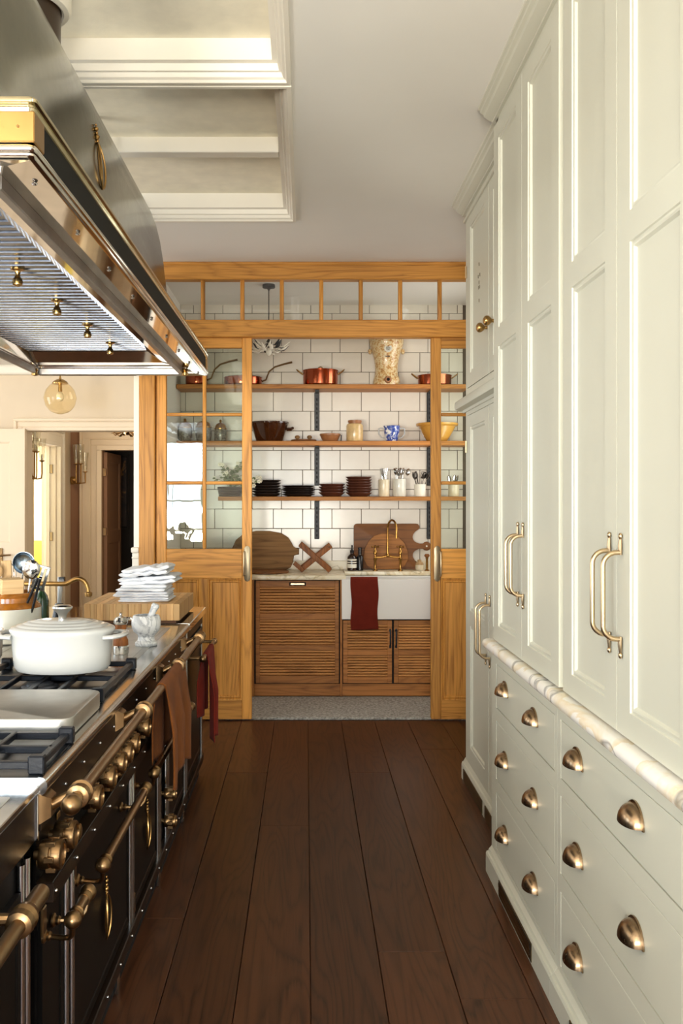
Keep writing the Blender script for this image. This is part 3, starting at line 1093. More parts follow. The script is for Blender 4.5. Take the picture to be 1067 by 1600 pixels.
MB().box(-1.4, RX - .012, YN + .02, YR - .02, 0, .08).build('kickboard', M['black'], rg, flat=True)
for y in (1.95, 2.63, 3.36, 4.02):
    MB().box(RX - .012, RX + .002, y - .014, y + .014, 0, .078, .003).build('foot', M['chrome'], rg)
scr = MB()
for y in [1.86 + .17 * k for k in range(13)]:
    scr.sphere((RX + .005, y, .805), .0042, 8)
    scr.sphere((RX + .0125, y + .06, .100), .004, 8)
    if y < 3.3:
        scr.sphere((RX + .031, y, .638), .0042, 8)
tag(scr.build('screws', M['chrome'], rg), kind='stuff')
# upright chrome strips between the doors
for y in (2.055, 2.105, 2.80, 2.838, 3.325, 3.365, 3.52, 3.56, 4.06):
    MB().cyl((RX - .002, y, .122), (RX - .002, y, .62 if y < 3.34 else .765), .009, seg=16).build('trim_strip', M['chrome'], rg)


def emblem(parent, x, y, z, s, f=1, lean=0):
    """cast ornament: a string of beads above a long loop with a leaf inside"""
    mb = MB()
    L = .075 * s

    def P(a, b):
        return (x + f * .004 + lean * b, y + a, z + b)
    lp = []
    for k in range(20):
        t = 2 * PI * k / 20
        q = P(.026 * s * math.sin(t), -L * .55 - L * math.cos(t) * .9)
        lp.append((q[0] + f * .010 * s * (1 - math.cos(t)) / 2 * math.cos(t / 2) ** 2 + f * .007 * s * abs(math.sin(t)), q[1], q[2]))
    mb.tube(lp, .0032 * s, 6, closed=True)
    mb.tube([P(0, -L * 1.3), P(0, -L * .9), P(0, -L * .3), P(0, L * .1)], [.002 * s, .015 * s, .012 * s, .003 * s], 8, flat=.3)
    mb.tube([P(0, -L * 1.35), P(0, -L * .8), P(0, L * .2)], [.002 * s, .005 * s, .003 * s], 6)
    for k, r in enumerate((.006, .008, .005, .007, .004)):
        mb.sphere(P(0, L * .42 + .012 * s * k), r * s, 8)
    mb.sphere(P(-.007 * s, L * .5), .004 * s, 6)
    mb.sphere(P(.007 * s, L * .5), .004 * s, 6)
    return mb.build('emblem', M['brass'], parent)


def oven_door(y0, y1, h0, h1, z0=.135, z1=.600, mat='enamel', emb=True):
    d = MB().framed(MXp(RX), y0, y1, z0, z1, .012, [(y0 + .022, y1 - .022, z0 + .022, z1 - .022)], [(0, 0), (.004, .003), (.008, .003)])
    o = d.build('oven_door', M[mat], rg, sharp=20)
    hx, hz = RX + .07, .584
    hb = MB()
    hb.cyl((hx, h0, hz), (hx, h1, hz), .0115, seg=14)
    for ye, s in ((h0, 1), (h1, -1)):
        hb.sphere((hx, ye, hz), .0185, 14)
        hb.lathe([(.013, 0), (.015, s * .004), (.013, s * .009), (.0155, s * .012), (.013, s * .018)], (hx, ye + s * .02, hz), 14, 'y')
        yb = ye + s * .03
        hb.tube([(RX, yb, hz - .048), (RX + .045, yb - s * .004, hz - .050), (RX + .058, yb - s * .010, hz - .046), (RX + .066, yb - s * .018, hz - .036), (hx, ye, hz - .012)], .0058, 8)
        hb.lathe([(.015, 0), (.015, .004), (.009, .008), (.010, .014), (.007, .018)], (RX, yb, hz - .048), 14, 'x')
    hb.build('door_handle', M['bronze'], o)
    if emb:
        emblem(o, RX, (y0 + y1) / 2, .345, .9)
    for z in (z0 + .03, z1 - .03):
        MB().box(RX - .002, RX + .006, y0 - .012, y0 + .012, z - .03, z + .03, .002).build('hinge', M['bronze'], o)
    return o


oven_door(2.115, 2.79, 2.12, 2.69)
oven_door(2.85, 3.315, 2.83, 3.30)
oven_door(3.575, 4.045, 3.575, 3.75, emb=False)
oven_door(1.87, 2.035, 1.845, 1.975, emb=False)


def knob(parent, y, z, s=1.0, x0=RX - .006):
    mb = MB()
    mb.lathe([(.012 * s, 0), (.012 * s, .012), (.028 * s, .013), (.030 * s, .018), (.030 * s, .034), (.0295 * s, .0345), (.0255 * s, .035), (.0255 * s, .039), (.0295 * s, .0395), (.030 * s, .040), (.030 * s, .054), (.0285 * s, .057), (.023 * s, .058), (.0225 * s, .054), (0, .054)], (x0, y, z), 22, 'x')
    for k in range(6):
        a = 2 * PI * k / 6
        yy, zz = y + .0295 * s * math.cos(a), z + .0295 * s * math.sin(a)
        mb.box(x0 + .027, x0 + .047, yy - .0055, yy + .0055, zz - .0055, zz + .0055, .001)
    return mb.build('control_knob', M['bronze'], parent, sharp=40)


for y in (1.838, 1.945, 2.19, 2.345, 2.475, 2.575, 2.675, 2.86):
    knob(rg, y, .722)
for z in (.32, .215):
    knob(rg, 3.44, z, .75)
for y in (1.90, 2.07, 2.27, 2.41, 2.53, 2.63, 2.77):
    mb = MB().lathe([(.010, 0), (.010, .016), (.017, .018), (.018, .034), (.012, .037), (0, .037)], (RX - .006, y, .682), 16, 'x')
    mb.build('burner_knob', M['brass'], rg)
for y in (2.0, 2.3, 2.5, 2.7):
    mb = MB().box(RX - .004, RX - .001, y - .012, y + .012, .738, .752, .001)
    mb.build('name_tag', M['brass'], rg)


def rail(parent, ya, yb, z, brackets, apron_z, r=.0135, ball=.021):
    x = RX + .08
    mb = MB().cyl((x, ya, z), (x, yb, z), r, seg=16)
    for ye, s in ((ya, 1), (yb, -1)):
        mb.sphere((x, ye, z), ball, 16)
        mb.lathe([(.0145, 0), (.017, s * .006), (.0145, s * .014), (.0145, s * .03)], (x, ye + s * .018, z), 14, 'y')
    o = mb.build('towel_rail', M['bronze'], parent)
    for y in brackets:
        b = MB()
        b.lathe([(r, -.026), (.024, -.022), (.026, -.010), (.021, -.006), (.021, .006), (.026, .010), (.024, .022), (r, .026)], (x, y, z), 18, 'y')
        b.tube([(RX + .02, y, apron_z), (x - .015, y, z)], [.013, .0095], 12)
        q = lambda d, h: [(RX + d, y - h, apron_z - h), (RX + d, y + h, apron_z - h), (RX + d, y + h, apron_z + h), (RX + d, y - h, apron_z + h)]
        b.rings([q(.002, .030), q(.006, .030), q(.026, .019)])
        b.build('rail_bracket', M['bronze'], parent, sharp=40)
    return o


rail(rg, 1.795, 4.02, .838, (1.862, 2.595, 3.30, 3.94), .815)

# hob furniture


def grate(y0, y1, x0, x1, z=.915):
    g = MB()
    for y in (y0, (y0 + y1) / 2, y1):
        g.box(x0, x1, y - .008, y + .008, z - .024, z - .008, .002)
    for x in (x0, (x0 + x1) / 2, x1):
        g.box(x - .009, x + .009, y0 - .008, y1 + .008, z - .024, z - .008, .002)
    for x in (x0 + .12, x1 - .12):
        g.box(x - .006, x + .006, y0, y1, z - .022, z - .006, .002)
    for x in (x0, x1):
        for y in (y0, y1):
            g.box(x - .017, x + .017, y - .011, y + .011, .881, z + .004, .003)
    for x in ((x0 + x1) / 2,):
        for y in (y0, y1):
            g.box(x - .012, x + .012, y - .010, y + .010, .881, z, .003)
    return g.build('pan_grate', M['iron'], rg)


grate(2.52, 3.0, -1.0, -.585)
grate(1.86, 2.09, -1.0, -.558)
for (x, y, r) in ((-.79, 2.66, .055), (-.79, 2.87, .045), (-.78, 1.98, .06)):
    b = MB().lathe([(r * 1.35, .0005), (r * 1.35, .004), (r, .006), (r, .016), (r * .9, .018), (r * .75, .019), (r * .7, .024), (0, .025)], (x, y, .88), 24)
    b.build('burner', M['iron'], rg)
for (x0, x1, y0, y1) in ((-1.08, -.575, 2.50, 3.03), (-1.08, -.548, 1.83, 2.12)):
    p = MB().framed(MZ(.8806), x0, x1, y0, y1, .0005, [(x0 + .012, x1 - .012, y0 + .012, y1 - .012)], [(0, .0), (.004, -.002), (.008, -.002)])
    p.build('burner_tray', M['iron_tray'], rg) if 'iron_tray' in M else p.build('burner_tray', M['steel_x'], rg)
hp = MB()
pl = []
for cx, cy, a0 in ((-.60, 2.175, -PI / 2), (-.60, 2.43, 0)):
    for k in range(6):
        a = a0 + PI / 2 * k / 5
        pl.append((cx + .04 * math.cos(a), cy + .04 * math.sin(a)))
pl += [(-1.2, 2.47), (-1.2, 2.135)]
hp.prism(pl, MZ(0), .884, .926, .004)
o = hp.build('simmer_plate', M['steel_x'], rg)
MB().lathe([(.062, 0), (.062, .0012), (.058, .0012), (.058, 0)], (-.872, 2.32, .926), 32, cap0=False, cap1=False).build('plate_ring', M['iron'], o)
# recessed steel tray with the mortar on it
tr = MB().framed(MZ(.8805), -1.15, -.60, 3.12, 3.98, .0004, [(-1.13, -.62, 3.14, 3.96)], [(0, 0), (.003, .002), (.006, -.001), (.012, -.001)])
tr.build('work_tray', M['steel_x'], rg)

# further steel-topped unit that carries the chopping block
su = thing('steel_counter_unit', 'black end unit with steel top under the thick chopping block', 'counter', (-1.0, 4.42, 0))
MB().box(-1.45, RX - .006, 4.104, 4.71, .075, .85).build('body', M['enamel'], su, flat=True)
MB().box(-1.6, -.53, 4.10, 4.74, .846, .881, .003).build('worktop', M['mirror'], su)
MB().box(RX - .01, RX + .008, 4.115, 4.70, .80, .845, .003).box(RX - .01, RX + .008, 4.115, 4.70, .74, .785, .003).build('apron', M['enamel'], su)
MB().framed(MXp(RX), 4.13, 4.69, .14, .70, .01, [(4.15, 4.67, .16, .68)], [(0, 0), (.004, .003), (.008, .003)]).build('front_panel', M['enamel'], su, sharp=20)
for y in (4.112, 4.70):
    MB().cyl((RX - .001, y, .09), (RX - .001, y, .845), .008, seg=16).build('trim_strip', M['chrome'], su)
MB().box(RX - .01, RX + .012, 4.105, 4.71, .078, .118, .003).build('bottom_rail', M['enamel_brown'], su)
MB().box(-1.4, RX - .012, 4.12, 4.70, 0, .078).build('kickboard', M['black'], su, flat=True)
tr_ = MB().cyl((RX + .072, 4.15, .71), (RX + .072, 4.68, .71), .010, seg=12)
for y in (4.17, 4.66):
    tr_.cyl((RX, y, .71), (RX + .07, y, .71), .008, seg=10)
    tr_.lathe([(.018, 0), (.018, .005), (.011, .011)], (RX, y, .71), 14, 'x')
tr_.sphere((RX + .072, 4.15, .71), .017, 14)
tr_.lathe([(.012, -.02), (.016, -.012), (.012, .0), (.012, .02)], (RX + .072, 4.68, .71), 14, 'y')
tr_.build('towel_rail', M['bronze'], su)

# nearer appliance at the left edge of the frame
nu = thing('steel_fryer_unit', 'steel-topped black unit with a low bronze rail at the left edge of the frame', 'stove', (-1.0, 1.30, 0))
MB().box(-1.45, RX - .012, .82, 1.785, .03, .753).build('body', M['enamel'], nu, flat=True)
bx = MB()
bx.box(-1.4, RX, .82, 1.832, .752, .850, .004)
bx.build('steel_band', M['dark_steel'], nu)
MB().box(-1.41, RX + .003, .82, 1.835, .850, .863, .002).build('steel_top', M['steel'], nu)
MB().box(RX - .003, RX + .0035, 1.826, 1.835, .752, .85, .001).build('corner_trim', M['chrome'], nu)
MB().box(-1.3, RX - .03, .9, 1.76, .862, .866, .002).build('lid', M['steel_x'], nu)
for y in (1.50, 1.56, 1.74, 1.775):
    MB().cyl((RX - .004, y, .09), (RX - .004, y, .74), .008, seg=16).build('trim_strip', M['chrome'], nu)
for y0, y1 in ((1.58, 1.73), (.9, 1.48)):
    MB().framed(MXp(RX), y0, y1, .13, .69, .012, [(y0 + .02, y1 - .02, .15, .67)], [(0, 0), (.004, .003), (.008, .003)]).build('front_panel', M['enamel'], nu, sharp=20)
MB().box(RX - .01, RX + .012, .82, 1.785, .06, .118, .003).build('bottom_rail', M['enamel_brown'], nu)
MB().box(-1.4, RX - .02, .85, 1.78, 0, .06).build('kickboard', M['black'], nu, flat=True)
nr = MB().cyl((RX + .08, .9, .752), (RX + .08, 1.50, .752), .0135, seg=14)
nr.lathe([(.0135, -.03), (.022, -.026), (.024, -.012), (.019, -.006), (.024, .004), (.022, .016), (.016, .024), (.016, .10), (0, .11)], (RX + .08, 1.49, .752), 18, 'y')
nr.cyl((RX, 1.49, .75), (RX + .07, 1.49, .752), .012, .009, 10)
nr.build('towel_rail', M['bronze'], nu)

# ================================================================ hood
hd = thing('extractor_hood', 'large island extractor hood of dark steel with brass corners over the range', 'hood', (-.94, 3.14, 2.08))
HX0, HX1, HY0, HY1 = -1.38, -.50, 1.66, 4.62


def rrect(i, z, r=.03, n=5):
    x0, x1, y0, y1 = HX0 + i, HX1 - i, HY0 + i, HY1 - i
    out = []
    for cx, cy, a0 in ((x1 - r, y1 - r, 0), (x0 + r, y1 - r, PI / 2), (x0 + r, y0 + r, PI), (x1 - r, y0 + r, 1.5 * PI)):
        for k in range(n + 1):
            a = a0 + PI / 2 * k / n
            out.append((cx + r * math.cos(a), cy + r * math.sin(a), z))
    return out


prof = [(.012, 2.192), (.045, 2.200), (.085, 2.225), (.118, 2.26), (.145, 2.305), (.165, 2.36), (.180, 2.43), (.190, 2.52), (.200, 2.62), (.213, 2.71), (.230, 2.785), (.250, 2.84), (.262, 2.864), (.270, 2.870), (.285, 2.870)]
cp = MB().rings([rrect(i, z) for i, z in prof])
cp.build('canopy', M['hood_steel'], hd, sharp=60)


def band(i0, i1, z0, z1, bev=0):
    mb = MB()
    a, b = i0, i1
    x0, x1, y0, y1 = HX0, HX1, HY0, HY1
    mb.box(x1 - b, x1 - a, y0 + a, y1 - a, z0, z1, bev).box(x0 + a, x0 + b, y0 + a, y1 - a, z0, z1, bev)
    mb.box(x0 + a, x1 - a, y0 + a, y0 + b, z0, z1, bev).box(x0 + a, x1 - a, y1 - b, y1 - a, z0, z1, bev)
    return mb


band(.009, .03, 2.105, 2.18).build('fascia', M['matte_black'], hd, flat=True)
tp = MB()
tp.rings([rrect(i, z, .012, 3) for i, z in ((.012, 2.170), (.006, 2.172), (.004, 2.178), (.007, 2.181), (.007, 2.185), (.001, 2.188), (.0, 2.193), (.003, 2.198), (.03, 2.199))], False, False)
tp.build('top_rim', M['rim'] if 'rim' in M else M['hood_rim'], hd, sharp=50) if ('rim' in M or 'hood_rim' in M) else tp.build('top_rim', M['mirror'], hd, sharp=50)
bt = MB()
bt.rings([rrect(i, z, .012, 3) for i, z in ((.012, 2.113), (.006, 2.111), (.002, 2.106), (.0, 2.101), (.002, 2.096), (.006, 2.094), (.006, 2.090), (.010, 2.086), (.016, 2.084))], False, False)
bt.build('bottom_rim', M['mirror'], hd, sharp=50)
for x, s in ((HX1, -1), (HX0, 1)):
    for y, t in ((HY0, 1), (HY1, -1)):
        b = MB()
        a, e = sorted((x + s * .0045, x + s * .10))
        c0, c1 = sorted((y + t * .0045, y + t * .07))
        b.box(a, e, c0, c1, 2.114, 2.172, .002)
        for k in (.035, .075):
            b.sphere((x + s * k, y + t * .0045, 2.143), .003, 6)
        b.build('brass_corner', M['brass'], hd)
# polished underside stepping up to the filters
us = MB()


def rr2(x0, x1, y0, y1, z):
    return [(x1, y1, z), (x0, y1, z), (x0, y0, z), (x1, y0, z)]


steps = [(-1.364, -.516, 1.676, 4.604, 2.084), (-1.352, -.572, 1.72, 4.56, 2.090), (-1.350, -.574, 1.722, 4.558, 2.098), (-1.344, -.640, 1.80, 4.47, 2.104),
         (-1.342, -.642, 1.802, 4.468, 2.112), (-1.335, -.70, 1.88, 4.38, 2.118), (-1.32, -.752, 1.99, 4.26, 2.152)]
us.rings([rr2(*s) for s in steps], False, False)
us.build('underside', M['mirror'], hd, sharp=5)
MB().box(-1.34, -.72, 1.95, 4.30, 2.20, 2.21).build('filter_tray', M['steel_x'], hd, flat=True)
for k in range(-1, 5):
    yc = 2.72 + .4285 * k
    y0, y1 = yc - .2142, yc + .2142
    if k == -1:
        y0 = 1.985
    if k == 4:
        y0, y1 = yc - .2142, 4.262
    if y1 - y0 < .03:
        continue
    n = max(1, round((y1 - y0) / .0495))
    f = MB()
    ys = []
    for i in range(n):
        a = y0 + (y1 - y0) * i / n
        w = (y1 - y0) / n
        ys += [(a, 2.185), (a + .06 * w, 2.153), (a + .58 * w, 2.153), (a + .64 * w, 2.185)]
    ys.append((y1, 2.185))
    for (ya, za), (yb, zb) in zip(ys[:-1], ys[1:]):
        f.bm.faces.new([f.bm.verts.new(p) for p in ((-1.322, ya, za), (-.75, ya, za), (-.75, yb, zb), (-1.322, yb, zb))])
    f.build('baffle_filter', M['baffle'] if 'baffle' in M else M['steel_x'], hd, flat=True)
for y in (2.72, 3.15, 3.59, 4.005):
    MB().lathe([(.021, 0), (.021, -.006), (.010, -.010), (.007, -.018), (.008, -.026), (.013, -.034), (.016, -.042), (.014, -.052), (.006, -.056), (0, -.057)], (-.875, y, 2.152), 18).build('filter_knob', M['brass_b'], hd)
# flat grey lip framing the filters, with little brass finials at its corners
for x0, x1, y0, y1 in ((-.634, -.612, 1.80, 4.50), (-1.352, -1.336, 1.80, 4.50), (-1.336, -.634, 1.80, 1.82), (-1.336, -.634, 4.48, 4.50)):
    MB().box(x0, x1, y0, y1, 2.072, 2.104, .003).build('filter_lip', M['lip_steel'], hd)
for x, y in ((-.60, 4.44), (-1.344, 4.44)):
    MB().lathe([(.014, 0), (.017, -.010), (.011, -.016), (.016, -.022), (.016, -.034), (0, -.038)], (x, y, 2.098), 14).build('finial', M['brass_b'], hd)
sc2 = MB()
for k in range(9):
    sc2.sphere((-.545, 1.80 + .34 * k, 2.0835), .006, 8, (1, 1, .6))
tag(sc2.build('screws', M['chrome'], hd), kind='stuff')
# ornament on the canopy
i_, z_ = .213, 2.71
emblem(hd, HX1 - .203, 3.02, 2.62, 1.15, 1, -.10)
dc = MB().lathe([(.105, 0), (.105, .27)], (-.885, 2.84, 2.86), 32)
dc.build('duct', M['duct'], hd)
MB().lathe([(.108, 0), (.115, -.005), (.130, 0), (.138, .012), (.138, .125), (.108, .125)], (-.885, 2.84, 3.0), 40, cap0=False, cap1=False).build('duct_collar', M['trim_white'], hd)
MB().cyl((-.925, 3.92, 2.86), (-.925, 3.92, 3.12), .018, seg=14).build('hanger_rod', M['bronze'], hd)

# ================================================================ pantry furniture
PF = 6.57


def pz(y, s=213.1):
    return 1.45 - (y - 780) / s


def px_(x, s=213.1):
    return (x - 478) / s


def reeded_front(mb_name, parent, x0, x1, z0, z1, stile, top, bottom, plains, y=PF):
    """framed front whose field is closed by level half-round reeds broken by plain rails"""
    st = MB()
    st.box(x0, x0 + stile, y, y + .022, z0, z1, .002).box(x1 - stile, x1, y, y + .022, z0, z1, .002)
    st.box(x0 + stile, x1 - stile, y + .001, y + .022, z1 - top, z1, .001).box(x0 + stile, x1 - stile, y + .001, y + .022, z0, z0 + bottom, .001)
    for a, b in plains:
        st.box(x0 + stile, x1 - stile, y + .002, y + .022, a, b, .001)
    o = st.build(mb_name, M['pantry_x'], parent)
    edges = [z0 + bottom] + [v for p in sorted(plains) for v in p] + [z1 - top]
    rd = MB()
    for a, b in zip(edges[::2], edges[1::2]):
        n = max(1, round((b - a) / .0205))
        w = (b - a) / n
        for k in range(n):
            zc = a + w * (k + .5)
            prof = [(y + .022, zc - w / 2), (y + .016, zc - w / 2 + .0012), (y + .0075, zc - w * .34), (y + .005, zc - w * .12), (y + .005, zc + w * .12), (y + .0075, zc + w * .34), (y + .016, zc + w / 2 - .0012), (y + .022, zc + w / 2)]
            rd.prism(prof, lambda u, v, d: (d, u, v), x0 + stile, x1 - stile)
    r = rd.build('reeds', M['reed'], o)
    tag(r, kind='stuff')
    return o


pc = thing('dishwasher_cabinet', 'brown oak base cabinet with reeded front and slot pull under the pale worktop', 'cabinet', (-.06, PF + .25, 0))
xa, xb = px_(399.5), px_(529.4)
MB().box(xa - .012, xb + .012, PF + .03, 7.1, .09, .858).build('carcass', M['black'], pc, flat=True)
MB().box(xa - .03, xa - .012, PF + .005, 7.1, .0, .858, .002).build('side_panel', M['pantry_z'], pc)
o = reeded_front('door', pc, xa, xb, pz(1067.7), pz(907.5), .03, pz(907.5) - pz(917), pz(1055.7) - pz(1067.7), [(pz(968), pz(958.5)), (pz(1016), pz(1008))])
hb = MB().tube([(px_(452), PF - .001, pz(912.5)), (px_(478), PF - .001, pz(912.5))], .013, 10)
hb.xf(lambda c: (c[0], PF - .001 + (c[1] - PF) * .15, c[2] if abs(c[2] - pz(912.5)) < .02 else c[2]))
hb.build('slot_pull', M['black'], o)
MB().box(px_(454), px_(476), PF - .008, PF - .003, pz(914), pz(911), .002).build('pull_bar', M['pale_brass'], o)
MB().box(xa - .012, px_(533), PF + .03, PF + .05, 0, .09, .002).build('plinth', M['pantry_x'], pc)

sc_ = thing('sink_cabinet', 'brown oak cabinet with two reeded doors beneath the white sink', 'cabinet', (.65, PF + .25, 0))
MB().box(px_(534), 1.2, PF + .03, 7.1, .09, .57).build('carcass', M['black'], sc_, flat=True)
MB().box(px_(531.5), px_(535), PF + .01, 7.1, .0, .858, .002).build('side_panel', M['pantry_z'], sc_)
MB().box(1.07, 1.24, PF + .005, 7.1, .0, .858, .002).build('side_panel', M['pantry_z'], sc_)
for a, b, hx in ((px_(536), px_(612.5), px_(609.5)), (px_(615.5), px_(692), px_(618.7))):
    o = reeded_front('door', sc_, a, b, pz(1067.5), pz(969.5), .034, .03, .045, [(pz(1024), pz(1015))])
    h = MB().tube([(hx, PF, pz(985)), (hx, PF - .022, pz(986.5)), (hx, PF - .026, pz(989)), (hx, PF - .026, pz(1006)), (hx, PF - .022, pz(1008.5)), (hx, PF, pz(1010))], .006, 8)
    for zz in (pz(985), pz(1010)):
        h.sphere((hx, PF - .003, zz), .011, 8, (.8, .5, 1.2))
    h.build('door_handle', M['bracket'], o)
MB().box(px_(533.5), 1.24, PF + .03, PF + .05, 0, .09, .002).build('plinth', M['pantry_x'], sc_)
oc = thing('base_cabinet', 'plain brown oak base cabinet behind the glazed sliding door with the towel stack before it', 'cabinet', (-.7, PF + .25, 0))
MB().box(-.99, xa - .034, PF + .03, 7.1, .0, .858, .002).build('carcass', M['pantry_z'], oc)
MB().box(-.985, xa - .04, PF + .008, PF + .03, .1, .85, .003).build('door', M['pantry_x'], oc)

pivot(tag(MB().box(-.995, .291, PF - .028, 7.11, .860, .892, .005, 2).build('pantry_worktop', M['marble_y']), 'warm cream marble worktop over the reeded dishwasher cabinet', 'worktop'), (-.35, 6.8, .86))
pivot(tag(MB().box(.293, 1.25, 6.845, 7.11, .866, .898, .005, 2).build('sink_ledge', M['marble_y']), 'cream marble ledge behind the white sink carrying the brass tap', 'worktop'), (.75, 6.95, .866))
sk = MB()
zt = .866
sk.framed(lambda u, v, d: (u, v, zt - d), px_(533.5), 1.06, PF - .035, 6.842, zt - .573, [(px_(533.5) + .03, 1.03, PF - .008, 6.82)], [(0, 0), (.002, .004), (.010, .18), (.04, .20)])
sko = sk.build('belfast_sink', M['ceramic_w'], sharp=30)
bv = sko.modifiers.new('bevel', 'BEVEL')
bv.width, bv.segments, bv.limit_method = .008, 3, 'ANGLE'
pivot(tag(sko, 'deep white butler sink with a dark red towel over its front', 'sink'), (.65, 6.7, .573))

# shelves on iron brackets
SH = [(2.300, 2.333, 'top'), (1.863, 1.898, 'middle'), (1.438, 1.470, 'lowest')]
lefts = [-.995, -.995, -.675]
for (z0, z1, nm), xl in zip(SH, lefts):
    pivot(tag(MB().box(xl, 1.25, 6.875, 7.131, z0, z1, .003).build('wall_shelf', M['shelf']),
              {'top': 'oak wall shelf nearest the ceiling, carrying the copper pans', 'middle': 'oak wall shelf carrying the brown bowl and yellow mixing bowl', 'lowest': 'oak wall shelf carrying the plate stacks and cutlery jars'}[nm],
              'shelf', 'oak shelves on the tiled pantry wall'), (.3, 7.0, z0))
for i, (z0, z1, nm) in enumerate(SH):
    for j, xc in enumerate((.087, .980)):
        if True:
            b = thing('shelf_bracket', '%s black iron slotted bracket under the %s shelf' % (('left', 'right')[j], ('copper pan', 'bowl', 'plate')[i]), 'bracket', (xc, 7.12, z0), 'iron shelf brackets')
            MB().box(xc - .020, xc + .020, 7.118, 7.131, z0 - .305, z0 - .001, .004).build('upright', M['bracket'], b)
            q = MB()
            for k in range(7):
                q.box(xc - .005, xc + .005, 7.1165, 7.1185, z0 - .285 + .036 * k, z0 - .265 + .036 * k, .001)
            q.build('slots', M['black'], b)
            MB().box(xc - .016, xc + .016, 6.93, 7.12, z0 - .011, z0 - .001, .003).build('arm', M['bracket'], b)

rug = MB().box(-.98, 1.2, 5.93, 6.56, -.0135, .006, .004)
pivot(tag(rug.build('woven_rug', M['rug']), 'grey woven flatweave rug on the pantry floor', 'rug'), (0, 6.2, -.0135))

# pantry lamp: ceiling cup, cord, wreath of pale metal leaves
pl_ = thing('leaf_pendant', 'pale metal leaf pendant lamp on a cord behind the transom', 'lamp', (-.268, 6.46, CEIL))
MB().lathe([(.045, 0), (.045, -.022), (.012, -.030), (.006, -.042), (0, -.042)], (-.268, 6.46, CEIL), 24).build('ceiling_cup', M['bracket'], pl_)
MB().cyl((-.268, 6.46, CEIL - .04), (-.268, 6.46, 2.60), .0035, seg=6).build('cord', M['black'], pl_)
MB().lathe([(.006, .05), (.02, .03), (.03, 0), (.01, -.01)], (-.268, 6.46, 2.555), 16).build('lamp_holder', M['bracket'], pl_)
MB().sphere((-.268, 6.46, 2.512), .022, 12, (1, 1, 1.3)).build('bulb', M['label_w'], pl_)
for k in range(14):
    a = 2 * PI * k / 14
    r0 = .03
    r1 = .145 + .02 * math.sin(k * 2.1)
    lf = MB()
    pts = []
    for q in range(7):
        t = q / 6
        pts.append((-.268 + (r0 + (r1 - r0) * t) * math.cos(a), 6.46 + (r0 + (r1 - r0) * t) * math.sin(a), 2.555 - .035 * math.sin(t * PI) + .012 * t * math.sin(k * 1.7) * 2))
    lf.tube(pts, [.003, .003, .006, .012, .017, .012, .002], 6, flat=.35)
    lf.tube([(p[0] + .012 * math.sin(k), p[1] + .012 * math.cos(k), p[2] + .022) for p in pts], [.002, .002, .004, .009, .012, .008, .002], 6, flat=.35)
    lf.build('leaf', M['leaf_metal'] if k % 4 else M['bracket'], pl_)

# ================================================================ things on the pantry shelves
YS = 7.0


def sX(x, s=200.0):
    return (x - 478) / s


def lathe_thing(name, label, cat, mat, prof, loc, seg=28, group=None, **kw):
    o = MB().lathe(prof, (0, 0, 0), seg, **kw).build(name, mat, sharp=40)
    o.location = loc
    WORLD[o] = Vector(loc)
    return tag(o, label, cat, group)


def cup_prof(pts, t=.005):
    """outer profile -> closed vessel with an inner wall"""
    inner = [(max(0.0, r - t), z) for r, z in reversed(pts[1:])]
    inner = [(r, max(z, pts[0][1] + t)) for r, z in inner]
    return pts + inner + [(0, pts[0][1] + t)]


z1s, z2s, z3s = 2.3335, 1.8985, 1.4705


def pan_ear(mb, x, z, s):
    mb.tube([(s * x, -.018, z), (s * (x + .012), -.018, z + .006), (s * (x + .045), -.014, z + .032), (s * (x + .05), 0, z + .036), (s * (x + .045), .014, z + .032), (s * (x + .012), .018, z + .006), (s * x, .018, z)], .0045, 6)


def copper_pot(name, label, x, r, h, loc, lid=True, ears=True, long_handle=False):
    t = thing(name, label, 'pan', loc, None)
    MB().lathe(cup_prof([(r * .93, 0), (r * .98, .006), (r, h * .4), (r, h - .003), (r + .003, h)], .003) if not lid else [(r * .93, 0), (r * .98, .006), (r, h * .4), (r, h), (0, h)], (0, 0, 0), 36).build('pan_body', M['copper'], t, local=True)
    if lid:
        l = MB().lathe([(r + .004, h), (r + .004, h + .005), (r * .6, h + .010), (0, h + .012)], (0, 0, 0), 36).build('lid', M['copper'], t, local=True)
        MB().tube([(-.018, 0, h + .010), (-.014, 0, h + .030), (0, 0, h + .036), (.014, 0, h + .030), (.018, 0, h + .010)], .0045, 8).build('lid_handle', M['brass'], l, local=True)
    if ears:
        e = MB()
        pan_ear(e, r, h * .8, 1)
        pan_ear(e, r, h * .8, -1)
        e.build('ear_handles', M['brass'], t, local=True)
    if long_handle:
        MB().tube([(r - .002, 0, h * .55), (r + .03, 0, h * .75), (r + .055, 0, h * .75 + .065), (r + .10, 0, h + .085), (r + .17, 0, h + .107), (r + .235, 0, h + .122)], [.007, .006, .006, .0065, .007, .008], 8).build('long_handle', M['bronze'], t, local=True)
    return t


copper_pot('saute_pan', 'shallow copper pan with a long upswept brass handle on the highest shelf', 0, .148, .062, (sX(380), YS - .02, z1s), False, False, True)
copper_pot('copper_casserole', 'lidded copper casserole at the middle of the highest shelf', 0, .136, .112, (sX(500.5), YS - .02, z1s))
copper_pot('copper_casserole', 'lidded copper casserole partly hidden behind the oak door stile at the right', 0, .130, .075, (sX(679), YS, z1s))
copper_pot('copper_pan', 'small copper pan behind the glass under the hood corner', 0, .085, .085, (sX(307), YS, z1s), False, False, True)

